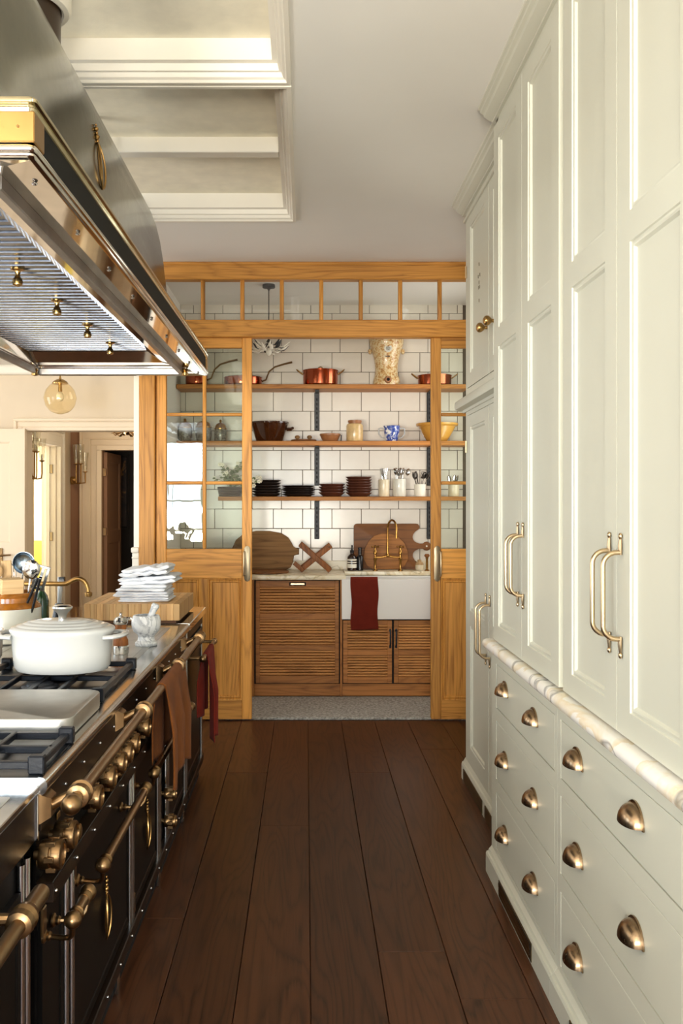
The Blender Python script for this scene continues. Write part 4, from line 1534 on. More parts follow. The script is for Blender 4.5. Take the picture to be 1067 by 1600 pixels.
ur = thing('stoneware_urn', 'tall mottled tan stoneware water urn with a round badge', 'urn', (sX(603.5), YS - .01, z1s))
MB().lathe([(.104, 0), (.106, .03), (.100, .055), (.092, .08), (.088, .12), (.089, .16), (.097, .21), (.108, .25), (.122, .29), (.131, .325), (.135, .37), (.136, .40), (.128, .41), (0, .41)], (0, 0, 0), 40).build('urn_body', M['mottled'], ur, local=True)
MB().lathe([(.03, .0), (.027, -.02), (.021, -.030), (.021, -.034), (.013, -.034), (.012, -.02)], (.003, -.090, .036), 20, 'y', cap0=False, cap1=False).build('spout', M['brown_bowl'], ur, local=True)
MB().lathe([(.012, 0), (.012, .002), (0, .002)], (.003, -.112, .036), 16, 'y').build('spout_hole', M['black'], ur, local=True)
MB().sphere((.055, -.055, .035), .042, 14, (1, .8, 1.1)).build('boss', M['mottled'], ur, local=True)
for s in (-1, 1):
    MB().sphere((s * .128, 0, .268), .022, 12, (.7, .8, 1)).build('lug', M['mottled'], ur, local=True)
bd = MB().lathe([(.030, .006), (.030, -.004), (.025, -.006), (.021, -.004), (0, -.004)], (.002, -.117, .275), 24, 'y')
bd.build('badge', M['stone_grey'], ur, local=True)
bd = MB()
for k in range(8):
    a = PI / 4 * k
    bd.tube([(.002 + .006 * math.cos(a), -.1225, .275 + .006 * math.sin(a)), (.002 + .016 * math.cos(a), -.1225, .275 + .016 * math.sin(a))], .002, 5)
for k in range(4):
    bd.box(-.016 + .009 * k, -.010 + .009 * k, -.1075, -.094, .212, .219)
bd.build('badge_relief', M['bracket'], ur, local=True)

for x, r, h, lb in ((289, .056, .17, 'patterned grey storage jar with brass lid nearest the oak door edge'), (318, .064, .175, 'widest patterned storage jar with brass lid behind the glazing bar'), (344.5, .048, .155, 'smallest patterned storage jar with knobbed brass lid behind the glass')):
    t = thing('storage_jar', lb, 'jar', (sX(x), YS, z2s), 'lidded storage jars behind the glass door')
    hb_ = h * .62
    MB().lathe([(r * .8, 0), (r * .84, .008), (r * .86, .015), (r, hb_ * .5), (r * 1.0, hb_ * .85), (r * .9, hb_), (0, hb_)], (0, 0, 0), 28).build('jar_body', M['jar_print'], t, local=True)
    MB().lathe([(r * .98, hb_), (r * 1.0, hb_ + .008), (r * .9, hb_ + .012), (r * .82, hb_ + .03), (r * .6, hb_ + .045), (r * .2, hb_ + .052), (r * .16, hb_ + .058), (r * .22, hb_ + .066), (r * .12, hb_ + .076), (0, hb_ + .078)], (0, 0, 0), 28).build('lid', M['brass'], t, local=True)

t = thing('dairy_bowl', 'large dark brown glazed bowl with side lug at the left of the middle shelf', 'bowl', (sX(421), YS - .02, z2s))
MB().lathe(cup_prof([(.098, 0), (.102, .004), (.148, .135), (.154, .138), (.154, .150)], .008), (0, 0, 0), 40).build('bowl_body', M['brown_glaze'], t, local=True)
MB().tube([(.135, -.02, .095), (.168, -.015, .098), (.18, 0, .105), (.168, .015, .098), (.135, .02, .095)], .012, 8).build('lug', M['brown_glaze'], t, local=True)
t = thing('wooden_salt_board', 'small round wooden board with two little wooden knobs beside the brown bowl', 'board', (sX(474.5), YS - .02, z2s))
MB().lathe([(.094, 0), (.100, .004), (.100, .011), (.096, .014), (0, .014)], (0, 0, 0), 32).build('board', M['walnut'], t, local=True)
for x in (-.050, .045):
    MB().lathe([(.008, .014), (.010, .020), (.019, .028), (.020, .038), (.012, .047), (0, .049)], (x, -.01, 0), 16).build('wooden_knob', M['board_rough'], t, local=True)
t = thing('brown_bowl', 'small tan brown earthenware bowl at the middle of the bowl shelf', 'bowl', (sX(515.5), YS - .02, z2s))
MB().lathe(cup_prof([(.052, 0), (.056, .003), (.070, .030), (.076, .045), (.080, .047), (.080, .060)], .005), (0, 0, 0), 32).build('bowl_body', M['brown_bowl'], t, local=True)
MB().tube([(.072, 0, .052), (.088, 0, .05), (.087, 0, .02), (.084, 0, .0)], .004, 6).build('handle', M['bracket'], t, local=True)
lathe_thing('stoneware_jar', 'squat tan stoneware jar with brown collar between bowl and blue cup', 'jar', M['tan_jar'],
            cup_prof([(.062, 0), (.065, .006), (.066, .12), (.060, .135), (.048, .140), (.047, .148), (.052, .152), (.052, .164)], .006), (sX(554), YS - .02, z2s))
lathe_thing('jar_collar', None, None, M['brown_bowl'], [(.0485, .139), (.049, .148), (.0535, .151), (.0535, .1645), (.050, .1655)], (0, 0, 0), cap0=False, cap1=False)
jc = bpy.data.objects['jar_collar']
jc.parent = bpy.data.objects['stoneware_jar']
t = thing('loving_cup', 'blue and white flowered two-handled cup on the middle shelf', 'cup', (sX(611.5), YS - .02, z2s))
MB().lathe(cup_prof([(.044, 0), (.046, .006), (.050, .03), (.060, .075), (.064, .118), (.065, .122)], .004), (0, 0, 0), 32).build('cup_body', M['blue_print'], t, local=True)
for s in (-1, 1):
    MB().tube([(s * .060, 0, .10), (s * .085, 0, .106), (s * .100, 0, .10), (s * .100, 0, .06), (s * .080, 0, .032), (s * .052, 0, .025)], .0055, 6).build('handle', M['white_enamel'], t, local=True)
lathe_thing('mixing_bowl', 'mustard yellow mixing bowl behind the oak door stile', 'bowl', M['yellow'],
            cup_prof([(.072, 0), (.078, .004), (.095, .03), (.125, .08), (.142, .115), (.158, .120), (.164, .128), (.162, .140)], .007), (sX(682), YS - .02, z2s), 40)


def stack(name, label, cat, mat, prof, loc, n, dz, group):
    first = None
    for k in range(n):
        p = (loc[0] + rng.uniform(-.002, .002), loc[1] + rng.uniform(-.002, .002), loc[2] + dz * k)
        lb = label % ('lowest' if k == 0 else 'topmost' if k == n - 1 else '%s from the bottom' % ['', 'second', 'third', 'fourth', 'fifth', 'sixth', 'seventh', 'eighth', 'ninth'][k])
        if first is None:
            first = lathe_thing(name, lb, cat, mat, prof, p, 32, group)
        else:
            o = first.copy()
            C.objects.link(o)
            o.location = p
            tag(o, lb, cat, group)


def dish(r, h):
    return [(r * .62, 0), (r * .66, .001), (r * .75, h * .35), (r, h), (r * .99, h + .003), (r * .72, h * .35 + .004), (0, h * .35 + .003)]


stack('dinner_plate', 'dark brown plate, %s of the stack behind the white flowers', 'plate', M['plate_black'], dish(.116, .021), (sX(416), YS, z3s), 6, .0208, 'dark plates in the flower-side stack')
stack('dinner_plate', 'dark brown wide plate, %s of the low five-plate stack', 'plate', M['plate_black'], dish(.130, .018), (sX(466), YS, z3s), 5, .0162, 'dark plates in the low stack')
stack('shallow_bowl', 'red brown bowl, %s of the four-bowl stack', 'bowl', M['plate_brown'], dish(.103, .030), (sX(518.5), YS, z3s), 4, .0218, 'brown bowls in the lower stack')
stack('shallow_bowl', 'red brown bowl, %s of the tallest stack beside the cutlery jars', 'bowl', M['plate_brown'], dish(.102, .028), (sX(560.5), YS, z3s), 7, .0205, 'brown bowls in the tall stack')


def spoon_mb(L=.2):
    mb = MB()
    mb.tube([(0, 0, 0), (0, 0, L * .3), (0, 0, L * .62), (0, 0, L * .75)], [.004, .004, .0026, .002], 6, flat=.5)
    mb.sphere((0, 0, L * .86), .021, 10, (.95, .35, 1.35))
    return mb


def fork_mb(L=.2):
    mb = MB()
    mb.tube([(0, 0, 0), (0, 0, L * .35), (0, 0, L * .62), (0, 0, L * .72)], [.004, .004, .0026, .0024], 6, flat=.5)
    mb.box(-.011, .011, -.0015, .0015, L * .70, L * .78, .0014)
    for x in (-.0095, -.0032, .0032, .0095):
        mb.box(x - .0016, x + .0016, -.0012, .0012, L * .775, L, .001)
    return mb


def knife_mb(L=.2):
    mb = MB()
    mb.tube([(0, 0, 0), (0, 0, L * .5)], [.005, .0045], 6, flat=.6)
    mb.prism([(-.005, L * .5), (-.006, L * .9), (-.003, L), (.004, L * .98), (.005, L * .5)], MY(-.0008), 0, .0016)
    return mb


def cutlery_jar(label, x, r, h, mat, kind, metal_, n, L, desc):
    j = lathe_thing('cutlery_jar', label, 'jar', mat, cup_prof([(r * .94, 0), (r, .005), (r, h - .006), (r * .97, h)], .005), (sX(x), YS - .02, z3s), 28, 'stoneware jars holding cutlery')
    mk = {'fork': fork_mb, 'spoon': spoon_mb, 'knife': knife_mb}
    proto = {}
    for k in range(n):
        kd = kind[k % len(kind)]
        a = 2.4 * k + x
        rr = (r - .012) * (.35 + .65 * ((k * 7) % n) / n)
        p = (sX(x) - rr * .30 * math.cos(a), YS - .02 - rr * .30 * math.sin(a), z3s + .006)
        if kd in proto:
            o = proto[kd].copy()
            C.objects.link(o)
        else:
            o = mk[kd](L).build(kd, metal_)
            proto[kd] = o
        o.location = p
        lean = rr / h * 1.4
        o.rotation_euler = (-lean * math.sin(a), lean * math.cos(a), rng.uniform(0, 3))
        tag(o, desc % kd, kd, 'cutlery in the ' + ' '.join(label.split()[:4]))


cutlery_jar('slim pale stoneware jar of forks beside the tall brown bowl stack', 599.5, .043, .132, M['stoneware'], ['fork'], M['steel'], 7, .215, 'steel table %s standing in the slim stoneware jar beside the bowls')
cutlery_jar('widest grey stoneware jar crammed with spoons', 623.5, .051, .138, M['stone_grey'], ['spoon'], M['steel'], 9, .225, 'steel table %s standing in the wide grey stoneware jar')
cutlery_jar('short cream jar of dark forks next to the oak door', 655.5, .044, .096, M['label_w'], ['fork', 'spoon'], M['dark_metal'], 9, .195, 'dark metal %s standing in the short cream jar')
cutlery_jar('small pale beaker of spoons behind the narrow right-hand glass', 708, .043, .095, M['stoneware'], ['spoon'], M['steel'], 4, .16, 'steel %s standing in the pale beaker behind the right-hand glass')

# flowering plant at the shelf's left end, seen through the glass
fp = thing('flowering_plant', 'white flowering plant in a dark basket at the left end of the plate shelf', 'plant', (sX(360), YS - .02, z3s))
bk = MB()
for k in range(5):
    bk.lathe([(.085 + .003 * k, .015 * k), (.091 + .003 * k, .0075 + .015 * k), (.085 + .003 * k, .0148 + .015 * k)], (0, 0, 0), 28, cap0=(k == 0), cap1=(k == 4))
bk.build('basket', M['plate_black'], fp, local=True)
r2 = random.Random(5)
stem, leaves, fl = MB(), MB(), MB()
for k in range(34):
    a = r2.uniform(0, 2 * PI)
    sp = r2.uniform(.02, .13)
    hh = r2.uniform(.09, .27) * (1 - sp * 2)
    if k > 26:
        a, sp, hh = r2.uniform(-.5, .1), r2.uniform(.16, .27), r2.uniform(.02, .09)
    e = (sp * math.cos(a), sp * math.sin(a) * .7 - (.03 if k <= 26 else .085), .06 + hh)
    stem.tube([(0, 0, .06), (e[0] * .4, e[1] * .4, .06 + hh * .7), e], .0016, 4)
    for q in range(3 if k <= 26 else 2):
        t_ = r2.uniform(.45, 1)
        c = (e[0] * t_ + r2.uniform(-.012, .012), e[1] * t_ + r2.uniform(-.012, .012), .06 + hh * t_)
        leaves.sphere(c, .014, 6, (1, .4 + r2.random() * .6, .35 + r2.random() * .6))
    if k % 2 == 0 or k > 26:
        for q in range(5):
            b_ = 2 * PI * q / 5
            fl.sphere((e[0] + .009 * math.cos(b_), e[1] - .006, e[2] + .009 * math.sin(b_)), .0075, 6, (1, .4, 1))
tag(stem.build('stems', M['leaf'], fp, local=True), kind='stuff')
tag(leaves.build('leaves', M['leaf'], fp, local=True), kind='stuff')
tag(fl.build('petals', M['petal'], fp, local=True), kind='stuff')

# ================================================================ things on the pantry worktop
ZW = .8925
bw = MB()
out = [(-.225, .0), (.19, .0), (.225, .02), (.243, .06), (.245, .115), (.243, .16), (.275, .125), (.29, .125), (.29, .168), (.245, .172), (.236, .205), (.205, .255), (.15, .29), (.06, .307), (-.05, .308), (-.15, .285), (-.21, .235), (-.24, .165), (-.245, .08)]
out = [p for p in out if p not in ((.243, .16),)]
out = [(-.20, .0), (.19, .0), (.225, .02), (.243, .06), (.246, .118), (.29, .122), (.29, .168), (.245, .174), (.236, .205), (.205, .255), (.15, .29), (.06, .307), (-.05, .308), (-.15, .285), (-.21, .235), (-.24, .165), (-.245, .08), (-.23, .03)]
o = bw.prism(out, MY(0), -.012, .012, .005).build('bread_board', M['board_rough'])
o.location = (sX(409), 7.045, ZW + .003)
o.rotation_euler = (-.2, 0, 0)
tag(o, 'large rough rounded bread board leaning on the tiles behind the sliding door', 'board')
lathe_thing('round_board', 'low round wooden board lying flat in front of the leaning bread board', 'board', M['walnut'], [(.165, 0), (.170, .004), (.170, .012), (.165, .016), (0, .016)], (-.30, 6.80, ZW), 40)

rk = thing('folding_plate_rack', 'walnut crossed-leg folding rack standing on the pale worktop', 'rack', (.06, 6.85, ZW))


def rbar(x0, z0, x1, z1, y, w=.019):
    d = Vector((x1 - x0, z1 - z0))
    nn = Vector((-d.y, d.x)).normalized() * w
    return MB().prism([(x0 + nn.x, z0 + nn.y), (x0 - nn.x, z0 - nn.y), (x1 - nn.x, z1 - nn.y), (x1 + nn.x, z1 + nn.y)], MY(y), -.011, .011, .004)


for y, s in ((6.80, 0), (6.95, 1)):
    rbar(-.045, ZW + .215, .185, ZW + .014, y).build('rack_bar', M['walnut_z'], rk)
    rbar(.19, ZW + .205, -.045, ZW + .014, y + .023).build('rack_bar', M['walnut_z'], rk)
rbar(-.09, ZW + .075, -.025, ZW + .018, 6.80, .016).build('rack_bar', M['walnut_z'], rk)
for x, z in ((.073, ZW + .112), (-.03, ZW + .205), (.175, ZW + .195), (-.03, ZW + .022)):
    MB().cyl((x, 6.79, z), (x, 6.985, z), .009, seg=10).build('dowel', M['walnut_z'], rk)

ZL = .8985
t = thing('soap_bottle', 'brown pump bottle with cream label bands on the sink ledge', 'bottle', (.356, 6.93, ZL))
MB().lathe([(.034, 0), (.037, .004), (.037, .095), (.034, .108), (.022, .122), (.014, .128), (.014, .14), (0, .14)], (0, 0, 0), 28).build('bottle_body', M['amber_glass'], t, local=True)
for a, b in ((.022, .052), (.060, .068), (.077, .090)):
    MB().lathe([(.0375, a), (.0375, b)], (0, 0, 0), 28, cap0=False, cap1=False).build('label_band', M['label_w'], t, local=True)
pm = MB().lathe([(.016, .138), (.016, .156), (.008, .158), (.005, .17), (.005, .196), (0, .197)], (0, 0, 0), 16)
pm.tube([(0, 0, .192), (0, -.02, .193), (0, -.036, .186)], .005, 8)
pm.build('pump', M['black'], t, local=True)
t = thing('black_bottle', 'slim black pump bottle beside the labelled soap bottle', 'bottle', (.418, 6.93, ZL))
MB().lathe([(.022, 0), (.025, .003), (.025, .105), (.020, .115), (.012, .12), (.012, .13), (0, .13)], (0, 0, 0), 24).build('bottle_body', M['black_gloss'], t, local=True)
pm = MB().lathe([(.014, .13), (.014, .165), (.017, .168), (.017, .178), (0, .18)], (0, 0, 0), 16)
pm.build('pump', M['black_gloss'], t, local=True)

cb = MB()
W0, W1 = -.257, .257
arc = lambda cx, cz, r, a0, a1, n: [(cx + r * math.cos(a0 + (a1 - a0) * k / n), cz + r * math.sin(a0 + (a1 - a0) * k / n)) for k in range(n + 1)]
H_ = .356
pts = [(W0, 0)] + [(W1 - .02, 0)] + arc(W1 - .014, .02, .02, -PI / 2, PI / 3, 4)
pts += [(.235, .055)] + arc(.255, .105, .05, PI * 1.35, PI * .62, 7) + [(.262, .158), (.285, .160)]
pts += arc(.318, .178, .036, -PI * .8, PI * .8, 10) + [(.285, .196), (.262, .198)]
pts += arc(.255, .251, .05, PI * 1.38, PI * .65, 7) + [(.235, .301)] + arc(W1 - .02, H_ - .026, .026, -PI / 3, PI / 2, 5) + arc(W0 + .025, H_ - .025, .025, PI / 2, PI, 4)
o = cb.prism(pts, MY(0), -.010, .010, .003).build('paddle_board', M['walnut'])
o.location = (px_(604, 198.5), 7.075, ZL + .002)
o.rotation_euler = (-.055, 0, 0)
tag(o, 'big walnut cutting board with scooped corners and ring handle behind the tap', 'board')
hh = MB().lathe([(.007, 0), (.007, .0215)], (.318, -.0107, .178), 14, 'y').build('hang_hole', M['tile'], o, local=True)
ob = MB()
pts = [(-.10, 0), (.10, 0), (.15, .03), (.175, .08), (.172, .14), (.145, .205), (.10, .25), (.04, .278), (-.03, .28), (-.09, .262), (-.135, .22), (-.165, .16), (-.175, .09), (-.15, .03)]
o = ob.prism(pts, MY(0), -.008, .008, .003).build('oval_board', M['board_mid'])
o.location = (px_(603.5, 200.5), 7.028, ZL + .002)
o.rotation_euler = (-.055, 0, 0)
tag(o, 'smaller rounded wooden board in front of the big walnut one', 'board')

tp_ = thing('bridge_tap', 'polished brass bridge tap with tall swan-neck spout over the sink', 'tap', (.63, 6.90, ZL))
for x in (-.097, .097):
    cols = MB().lathe([(.020, 0), (.020, .004), (.012, .010), (.009, .018), (.009, .075), (.013, .082), (.014, .095), (.009, .102), (.009, .125), (.014, .13), (.015, .145), (.010, .155), (.008, .17), (.009, .18), (0, .181)], (x, 0, 0), 18)
    cols.build('tap_pillar', M['tap_brass'], tp_, local=True)
for x in (-.097, .097):
    cr = MB().cyl((x - .024, 0, .185), (x + .024, 0, .185), .004, seg=8).cyl((x, -.024, .185), (x, .024, .185), .004, seg=8)
    for d in (-.024, .024):
        cr.sphere((x + d, 0, .185), .0075, 8).sphere((x, d, .185), .0075, 8)
    cr.sphere((x, 0, .186), .010, 10)
    cr.build('tap_handle', M['tap_brass'], tp_, local=True)
MB().tube([(-.097, 0, .105), (-.075, 0, .105), (-.04, 0, .106), (-.015, 0, .114), (0, 0, .118), (.015, 0, .114), (.04, 0, .106), (.075, 0, .105), (.097, 0, .105)], .008, 10).sphere((0, 0, .118), .016, 12).build('bridge', M['tap_brass'], tp_, local=True)
sp = [(0, 0, .12), (0, 0, .2), (0, 0, .33)]
for k in range(1, 9):
    a = PI * k / 8
    sp.append((.027 * (1 - math.cos(a)), -.06 * (1 - math.cos(a)), .33 + .062 * math.sin(a)))
sp += [(.054, -.12, .30), (.054, -.12, .255)]
MB().tube(sp, [.010, .0085] + [.0078] * (len(sp) - 3) + [.0095], 12).build('spout', M['tap_brass'], tp_, local=True)
t = thing('hand_spray', 'small brass rinse spray with dark head beside the oak door', 'tap', (px_(667, 202.9), 6.90, ZL))
MB().lathe([(.019, 0), (.019, .005), (.010, .012), (.009, .09), (.012, .098), (.012, .104), (0, .104)], (0, 0, 0), 18).build('stem', M['tap_brass'], t, local=True)
MB().lathe([(.010, .104), (.019, .110), (.020, .122), (.013, .130), (0, .131)], (0, 0, 0), 18).build('head', M['walnut_z'], t, local=True)
t = thing('dish_brush', 'little wooden dish brush standing by the brass spray', 'brush', (px_(655, 200), 6.99, ZL))
MB().lathe([(.030, 0), (.034, .02), (.032, .04), (0, .04)], (0, 0, 0), 20).build('bristles', M['stoneware'], t, local=True)
MB().lathe([(.033, .04), (.030, .055), (.014, .066), (.016, .078), (0, .082)], (0, 0, 0), 20).build('brush_handle', M['beech'], t, local=True)


# ================================================================ cloths
def drape(name, label, mat, x, z, r, y0, y1, front, back, amp, waves, seed, axis='y', group=None, hem=0.0, flare=0.0, thick=.004, pinch=.12):
    """cloth hung over a level bar: back hem -> over the bar -> front hem, with upright folds"""
    rr = r + .004
    total = back + PI * rr + front

    def fn(i, j):
        s = i * total
        yy = y0 + (y1 - y0) * j
        ph = waves * 2 * PI * j + seed
        if s < back:
            px, pz_, fall, side = -rr, z - (back - s), (back - s) / max(back, .01), -1
        elif s < back + PI * rr:
            a = (s - back) / rr
            px, pz_, fall, side = -rr * math.cos(a), z + rr * math.sin(a), 0, 1
        else:
            f = s - back - PI * rr
            px, pz_, fall, side = rr, z - f * (1 + hem * math.sin(ph * .5 + seed)), f / max(front, .01), 1
        w = min(1, fall * 2.2)
        px += side * (amp * w * (.5 + .5 * math.sin(ph)) + (flare * w if side > 0 else 0))
        yc = (y0 + y1) / 2
        yy = yc + (yy - yc) * (1 - pinch * w + pinch * .16 * math.sin(s * 30)) + .004 * math.sin(s * 23 + ph)
        return (x + px, yy, pz_) if axis == 'y' else (yy, x - px, pz_)
    o = MB().grid(fn, 44, 40, thick).build(name, mat, sharp=180)
    return tag(o, label, 'towel', group)


o = drape('rust_towel', 'rust brown tea towel hung over the bronze front rail of the range', M['rust'], RX + .08, .838, .0135, 2.90, 3.36, .33, .26, .022, 2.3, .4, hem=.05, flare=.006)
pivot(o, (RX + .08, 3.1, .838))
o = drape('red_towel', 'brick red tea towel hanging from the end rail past the range', M['red'], RX + .072, .71, .010, 4.24, 4.52, .42, .30, .030, 1.6, 2.2, hem=.03, flare=.004)
pivot(o, (RX + .072, 4.35, .71))
o = drape('burgundy_towel', 'dark burgundy ribbed towel hung over the front of the white sink', M['burgundy'], PF - .021, .8665, .0135, px_(548, 214.5), px_(591, 214.5), .368, .10, .004, 1.2, .5, axis='x', hem=.008, pinch=.02)
pivot(o, (.42, PF, .8665))

# ================================================================ things on the range
ZR = .881
# oval casserole on the rear grate
ZG = .9195
dc_ = thing('oval_casserole', 'large white enamelled oval casserole with ringed lid and metal knob', 'pot', (-.758, 2.79, ZG))


def ell(rx, ry, z, n=48):
    return [(rx * math.cos(2 * PI * k / n), ry * math.sin(2 * PI * k / n), z) for k in range(n)]


MB().rings([ell(.128, .096, 0), ell(.140, .108, .004), ell(.148, .116, .016), ell(.152, .120, .06), ell(.156, .124, .112), ell(.159, .127, .118), ell(.159, .127, .122)]).build('pot_body', M['white_enamel'], dc_, local=True)
lr = [(.161, .129, .122), (.162, .130, .128), (.158, .126, .133), (.146, .115, .139), (.142, .111, .138), (.139, .108, .141), (.126, .096, .146), (.122, .092, .145), (.119, .089, .148), (.104, .075, .152), (.100, .071, .151), (.097, .068, .154), (.07, .045, .157), (.03, .03, .158)]
lid = MB().rings([ell(a, b, z) for a, b, z in lr]).build('lid', M['white_enamel'], dc_, local=True, sharp=60)
MB().lathe([(.012, .157), (.012, .166), (.016, .176), (.026, .186), (.031, .192), (.030, .197), (.022, .201), (0, .202)], (0, 0, 0), 26).build('lid_knob', M['steel'], lid, local=True)
for s in (-1, 1):
    MB().tube([(s * .140, -.062, .108), (s * .168, -.060, .110), (s * .190, -.038, .112), (s * .197, 0, .113), (s * .190, .038, .112), (s * .168, .060, .110), (s * .140, .062, .108)], .0105, 10, flat=.7).build('side_handle', M['white_enamel'], dc_, local=True)
lathe_thing('white_saucepan', 'white enamelled pan with coppery base cut off by the left edge', 'pot', M['white_enamel'], cup_prof([(.10, 0), (.125, .006), (.135, .02), (.138, .10), (.140, .104)], .004), (-1.125, 2.90, ZG))

# marble pestle and mortar
mo = thing('mortar', 'grey white marble mortar on the steel range top', 'mortar', (-.622, 3.49, ZR + .0005))
MB().lathe(cup_prof([(.042, 0), (.044, .004), (.043, .012), (.034, .020), (.031, .034), (.036, .044), (.050, .056), (.056, .075), (.057, .095), (.052, .112), (.049, .117)], .009), (0, 0, 0), 36).build('bowl', M['marble_w'], mo, local=True)
o = MB().lathe([(.0, -.006), (.012, -.003), (.017, .01), (.014, .03), (.012, .075), (.013, .10), (.016, .118), (.013, .127), (0, .129)], (0, 0, 0), 20).build('pestle', M['marble_w'])
o.location = (-.635, 3.49, ZR + .045)
o.rotation_euler = (0, .42, 0)
tag(o, 'grey white marble pestle leaning in the mortar', 'pestle')
pmill = thing('pepper_mill', 'dark wooden pepper mill with chrome base and top beside the mortar', 'mill', (-.682, 3.30, ZR + .0005))
MB().lathe([(.028, 0), (.030, .004), (.030, .028), (.027, .032), (0, .032)], (0, 0, 0), 24).build('chrome_base', M['chrome'], pmill, local=True)
MB().lathe([(.028, .032), (.027, .05), (.020, .066), (.018, .078), (.022, .098), (.021, .108), (0, .108)], (0, 0, 0), 24).build('turned_body', M['walnut_z'], pmill, local=True)
ct = MB().lathe([(.022, .108), (.026, .113), (.027, .124), (.020, .134), (.008, .137), (.004, .142), (.0065, .148), (0, .152)], (0, 0, 0), 24)
ct.tube([(.02, 0, .128), (.036, 0, .13), (.040, 0, .126)], .006, 8)
ct.build('chrome_top', M['chrome'], pmill, local=True)

# utensil jar
uj = thing('utensil_jar', 'big stoneware jar with amber glazed neck full of utensils', 'jar', (-1.19, 3.6, ZR + .0005))
MB().lathe(cup_prof([(.112, 0), (.120, .006), (.122, .02), (.122, .135), (.118, .142)], .006), (0, 0, 0), 40).build('jar_body', M['stone_grey'], uj, local=True)
MB().lathe([(.121, .134), (.1225, .138), (.116, .150), (.106, .160), (.104, .178), (.108, .184), (.109, .192), (.106, .197), (.098, .197), (.096, .16)], (0, 0, 0), 40, cap0=False, cap1=False).build('jar_neck', M['amber'], uj, local=True)


def utensil(name, label, cat, mb_fn, mat, base, rot, extra=None):
    o = mb_fn.build(name, mat)
    o.location = base
    o.rotation_euler = rot
    tag(o, label, cat)
    WORLD[o] = Vector(base)
    if extra:
        nm, m2, mm = extra
        m2.build(nm, mm, o, local=True)
    return o


JB = (-1.19, 3.6, ZR + .012)


def stick(L, r=.006, r1=None):
    return MB().tube([(0, 0, 0), (0, 0, L * .5), (0, 0, L)], [r1 or r * .8, r, r], 10, flat=.7)


# (dx, dy) is where the utensil stands in the jar; rot leans it outwards
ld = stick(.28, .005)
utensil('ladle', 'steel ladle with round blue grey bowl facing out of the utensil jar', 'ladle', ld, M['chrome'], (JB[0] + .03, JB[1], JB[2]), (0.05, .10, 0),
        ('ladle_bowl', MB().grid(lambda i, j: (.002 + .045 * math.cos(2 * PI * i) * math.sin(PI / 2 * j), -.006 + .03 * math.cos(PI / 2 * j), .305 + .045 * math.sin(2 * PI * i) * math.sin(PI / 2 * j)), 24, 8, .002), M['ladle']))
utensil('serving_spoon', 'polished steel serving spoon overlapping the ladle in the utensil jar', 'spoon', stick(.25, .005), M['chrome'], (JB[0] + .055, JB[1] - .02, JB[2]), (.08, .16, 0),
        ('spoon_bowl', MB().sphere((0, 0, .282), .036, 14, (1, .4, 1.1)), M['chrome']))
utensil('slotted_turner', 'dark slotted steel turner leaning right out of the utensil jar', 'spatula', stick(.22, .005), M['chrome'], (JB[0] + .06, JB[1] - .03, JB[2]), (.06, .30, .2),
        ('slotted_blade', MB().box(-.03, -.018, -.002, .002, .21, .30, .001).box(-.010, .002, -.002, .002, .21, .30, .001).box(.010, .022, -.002, .002, .21, .30, .001).box(-.03, .022, -.002, .002, .295, .305, .001).box(-.03, .022, -.002, .002, .205, .215, .001), M['chrome']))
utensil('black_tongs', 'black handled tongs lying against the steel spoons', 'tongs', MB().tube([(-.01, 0, 0), (-.014, 0, .14), (-.004, 0, .26)], .0055, 8).tube([(.01, 0, 0), (.014, 0, .14), (.004, 0, .26)], .0055, 8), M['black_gloss'], (JB[0] + .05, JB[1] - .05, JB[2]), (.05, .34, 0))
wm = stick(.20, .008)
utensil('meat_mallet', 'pale wooden meat mallet with studded square head in the jar', 'mallet', wm, M['beech'], (JB[0] + .01, JB[1] - .05, JB[2]), (.10, .02, .6),
        ('mallet_head', MB().box(-.045, .045, -.030, .030, .185, .245, .004), M['beech_x']))
mh = [o for o in bpy.data.objects if o.name.startswith('mallet_head')][0]
for k, (x, wd) in enumerate(((-.045, 0), (-.035, 0), (-.02, 0), (-.005, 0))):
    pass
utensil('wooden_spoon', 'wooden spoon nearest the left edge of the frame', 'spoon', stick(.25, .006), M['beech'], (JB[0] - .03, JB[1] - .01, JB[2]), (.03, -.06, 0),
        ('spoon_bowl', MB().sphere((0, 0, .27), .024, 12, (1, .4, 1.35)), M['beech']))
utensil('wooden_spatula', 'flat pale wooden spatula standing behind the mallet', 'spatula', stick(.24, .006), M['beech'], (JB[0] - .005, JB[1] + .02, JB[2]), (0, -.05, .3),
        ('blade', MB().box(-.02, .02, -.003, .003, .235, .31, .003), M['beech']))
wh = MB().tube([(0, 0, 0), (0, 0, .16)], .007, 10)
wl = MB()
for k in range(5):
    a = PI * k / 5
    wl.tube([(math.cos(a) * q * .028, math.sin(a) * q * .028, z) for q, z in ((.2, .16), (.7, .20), (1, .25), (.75, .285), (0, .298), (-.75, .285), (-1, .25), (-.7, .20), (-.2, .16))], .0012, 4)
utensil('wire_whisk', 'wire whisk rising behind the mallet in the utensil jar', 'whisk', wh, M['chrome'], (JB[0] - .03, JB[1] + .04, JB[2]), (-.05, .05, 0), ('wires', wl, M['chrome']))

# brass swan-neck pot filler
pf = thing('pot_filler_tap', 'aged brass swan-neck tap beside the chopping block', 'tap', (-1.30, 4.02, ZR))
q = 1400 / 4.02


def qx(x):
    return (x - 478) / q


def qz(y):
    return 1.45 - (y - 780) / q


